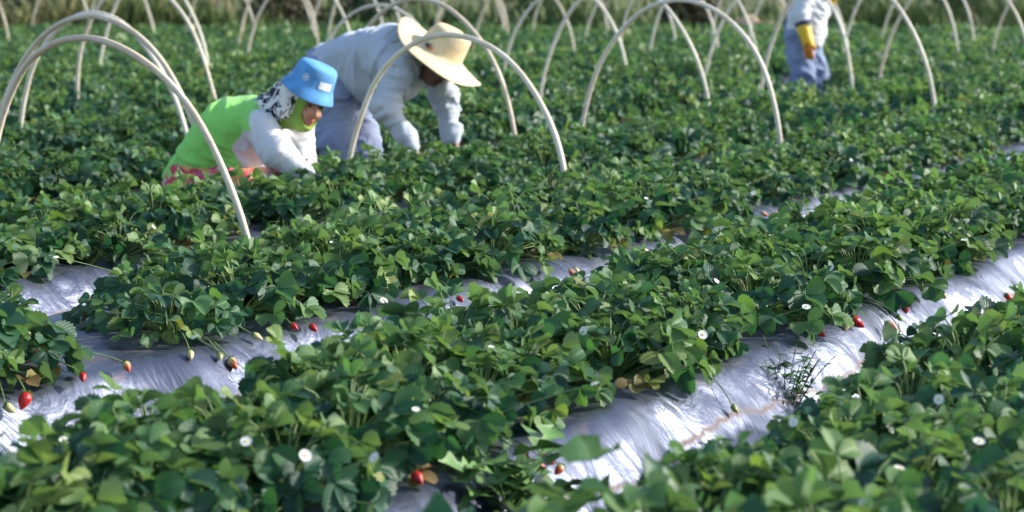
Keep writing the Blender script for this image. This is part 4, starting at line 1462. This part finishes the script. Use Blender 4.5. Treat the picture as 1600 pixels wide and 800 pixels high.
    M = Matrix(R.tolist()).to_4x4(); M.translation = Vector(hc + R @ np.array([-.005, 0, .062]))
    hat.matrix_local = M
    # small dark and orange ornament on the brim side of the crown
    a = math.radians(-100)
    for nm, c, da, s in (('ornament', (.05, .04, .05), 0, .013), ('ornament_bead', (.55, .20, .05), .13, .011), ('ornament_bead', (.05, .05, .12), -.13, .010)):
        bv, bf = bump_ball(s, .9, 12)
        P = np.array([.134 * math.cos(a + da), .134 * math.sin(a + da), .022])
        if nm == 'ornament': orn = obj(nm, mesh(nm, bv, bf, plain('ornament_dark', c, .4)), hat); orn.location = P; P0 = P
        else:
            b_ = obj(nm, mesh(nm, bv, bf, plain('ornament_bead', c, .4)), orn); b_.location = P - P0


bent_picker()


# ---- standing worker with rubber gloves, head above the picture
def standing_worker():
    e = person_empty(1260, 19.9, math.radians(-28), 'standing worker in white shirt and jeans with long yellow orange rubber gloves')
    hips, w1, w2, sh = (-.03, 0, .80), (-.01, 0, .95), (.03, 0, 1.12), (.05, 0, 1.28)
    hc = np.array([.10, 0, 1.47]); R = rotm(0, math.radians(12), 0)

    def torso(F, g=0.0):
        F.cone(hips, w1, .155, .14, .05, 1.2, grow=g); F.cone(w1, w2, .14, .145, .05, 1.2, grow=g); F.cone(w2, sh, .145, .095, .05, 1.6, grow=g)

    arms = {-1: [((.05, -.19, 1.27), .066), ((.04, -.27, .99), .05), ((.12, -.27, .74), .036)],
            1: [((.05, .19, 1.27), .066), ((.06, .25, 1.02), .05), ((.26, .15, 1.24), .036)]}
    hdir = {-1: (.12, 0, -1), 1: (.8, -.5, .1)}
    legs = {-1: [((-.03, -.09, .78), .12), ((.02, -.11, .43), .080), ((.02, -.12, .08), .055)],
            1: [((-.03, .09, .78), .12), ((.06, .12, .43), .080), ((.07, .14, .08), .055)]}
    B = Field((-.30, -.40, -.02), (.40, .40, 1.68), .008)
    torso(B)
    B.cone((.055, 0, 1.30), hc + R @ np.array([-.02, 0, -.06]), .06, .055, .03)
    head_into(B, hc, R)
    for sy in (1, -1):
        limb(B, arms[sy]); limb(B, legs[sy]); a = np.array(legs[sy][2][0])
        B.cone(a + [-.02, 0, -.02], a + [.15, 0, -.045], .045, .036, .03)
        w = np.array(arms[sy][2][0]); hand_into(B, w, hdir[sy], (.1, .95 * -sy, 0), -1 * sy, .25)
    B.build('body', [SKIN], e); eyes(e, hc, R)
    S = Field((-.34, -.44, .62), (.34, .44, 1.45), .009)
    torso(S, .018); S.cone((.03, 0, .80), (.06, 0, 1.0), .165, .15, .06, 1.22)
    S.cut((0, 0, .76), (.24, 0, .40)); S.cut((0, 0, 1.36), (0, 0, -1))
    ends = {}
    for sy in (1, -1):
        a, b, c = [np.array(p[0]) for p in arms[sy]]
        ends[sy] = (b, b + (c - b) * .35)
        limb(S, [(a, .09), (b, .076), (ends[sy][1], .070)], .05)
    def zz(P):
        m = np.zeros(len(P), bool)
        for sy in (1, -1):
            b, c = ends[sy]; d = (c - b) / np.linalg.norm(c - b); h = (P - b) @ d
            m |= (np.linalg.norm(P - b - h[:, None] * d, axis=1) < .09) & (h > np.linalg.norm(c - b) - .03)
        return m.astype(int)
    S.build('shirt', [cloth('white_shirt', (.62, .66, .72), .9, .04, deep=.3), cloth('navy_cuff', (.03, .035, .09))], e, zz, (.014, bones(arms[1], arms[-1]), (.2, .2, .95), 11, 3.2, 7.0))
    T = Field((-.30, -.36, 0.0), (.34, .36, 1.0), .009)
    T.cone(hips, w1, .155, .14, .05, 1.2, grow=.02)
    for sy in (1, -1): limb(T, [(p, r + .012 + (.050 if i == 2 else .032 if i == 1 else 0)) for i, (p, r) in enumerate(legs[sy])], .02)
    T.cut((0, 0, .95), (0, 0, -1)); T.cut((0, 0, .05), (0, 0, 1))
    T.build('jeans', [cloth('jeans_blue', (0.19, 0.25, 0.40), .9, .3, deep=.25)], e, None, (.018, bones(legs[1], legs[-1]), (.5, .3, .8), 9, 3.2, 8.0))
    gy, g_shade = plain('glove_yellow', (.80, .52, .03), .45, var=(10, .1)), plain('glove_shaded', (.66, .22, .02), .5, var=(12, .25))  # orange is painted shade on the lower part of the hanging glove
    for sy in (1, -1):
        w = np.array(arms[sy][2][0])
        K = Field(w - [.27, .24, .27], w + [.27, .24, .24], .0055)
        up = np.array(arms[sy][1][0]) - w; up /= np.linalg.norm(up)
        K.cone(w, w + up * .15, .056, .070, .03)
        hand_into(K, w, hdir[sy], (.1, .95 * -sy, 0), -1 * sy, .25, .009)
        K.folds(wrinkle(60, .003, (.1, .3, .9), (.9, .2, 0), 2.0))
        zc = w[2] - .03 if sy < 0 else -9
        K.build('glove', [gy, g_shade], e, lambda P: (P[:, 2] < zc + .02 * np.sin(P[:, 0] * 60)).astype(int))
        Q = Field((-.2, sy * .13 - .12, -.01), (.36, sy * .13 + .12, .22), .008)
        a = np.array(legs[sy][2][0])
        Q.cone(a + [-.02, 0, -.02], a + [.16, 0, -.04], .056, .046, .03); Q.cone(a + [-.01, 0, -.02], a + [0, 0, .08], .058, .062, .03)
        Q.cut((0, 0, 0), (0, 0, 1)); Q.build('boot', [plain('boot_dark', (.05, .05, .05), .5)], e)
    v, f = lathe([(.002, .13), (.06, .128), (.09, .11), (.102, .03), (.16, .0), (.20, -.015), (.20, -.02), (.16, -.006), (.098, .024), (.085, .10), (.002, .12)], 40)
    hat = obj('sun_hat', mesh('sun_hat', v, f[:, ::-1], [plain('hat_beige', (.45, .38, .26), .8)]), e)
    M = Matrix(R.tolist()).to_4x4(); M.translation = Vector(hc + R @ np.array([-.005, 0, .06])); hat.matrix_local = M


standing_worker()

# ------------------------------------------------------------------ light, sky, camera
SUN_AZ, SUN_EL = math.radians(80), math.radians(26)       # azimuth clockwise from +Y
sun = bpy.data.lights.new('sun', 'SUN'); sun.energy = 3.5; sun.angle = math.radians(2.0); sun.color = (1.0, 0.95, 0.87)
so = link(bpy.data.objects.new('sun', sun))
sd = Vector((math.sin(SUN_AZ) * math.cos(SUN_EL), math.cos(SUN_AZ) * math.cos(SUN_EL), math.sin(SUN_EL)))
so.rotation_euler = (-sd).to_track_quat('-Z', 'Y').to_euler()
so.location = (0, 0, 20)
W = bpy.data.worlds.new('World'); SC.world = W; W.use_nodes = True
nt = W.node_tree
sky = nt.nodes.new('ShaderNodeTexSky'); sky.sky_type = 'NISHITA'; sky.sun_disc = False
sky.sun_elevation = SUN_EL; sky.sun_rotation = SUN_AZ; sky.air_density = 1.0; sky.dust_density = 1.2
bg = nt.nodes['Background']; bg.inputs[1].default_value = 0.15
nt.links.new(sky.outputs[0], bg.inputs[0])

cam = bpy.data.cameras.new('camera'); cam.sensor_width = 36.0; cam.lens = FPX / 1600 * 36
cam.clip_start = 0.1; cam.clip_end = 2000
cam.dof.use_dof = True; cam.dof.focus_distance = 6.4; cam.dof.aperture_fstop = 3.6
co = link(bpy.data.objects.new('camera', cam)); co.location = (0, 0, CAMZ); co.rotation_euler = (PI / 2 - PITCH, 0, 0)
SC.camera = co
vs = SC.view_settings
vs.view_transform = 'Standard'; vs.look = 'None'; vs.gamma = 1.0; vs.exposure = 0.87; vs.use_curve_mapping = False
SC.cycles.max_bounces = 8; SC.cycles.transparent_max_bounces = 8
SC.cycles.use_denoising = True
SC.render.resolution_x, SC.render.resolution_y = 1024, 512
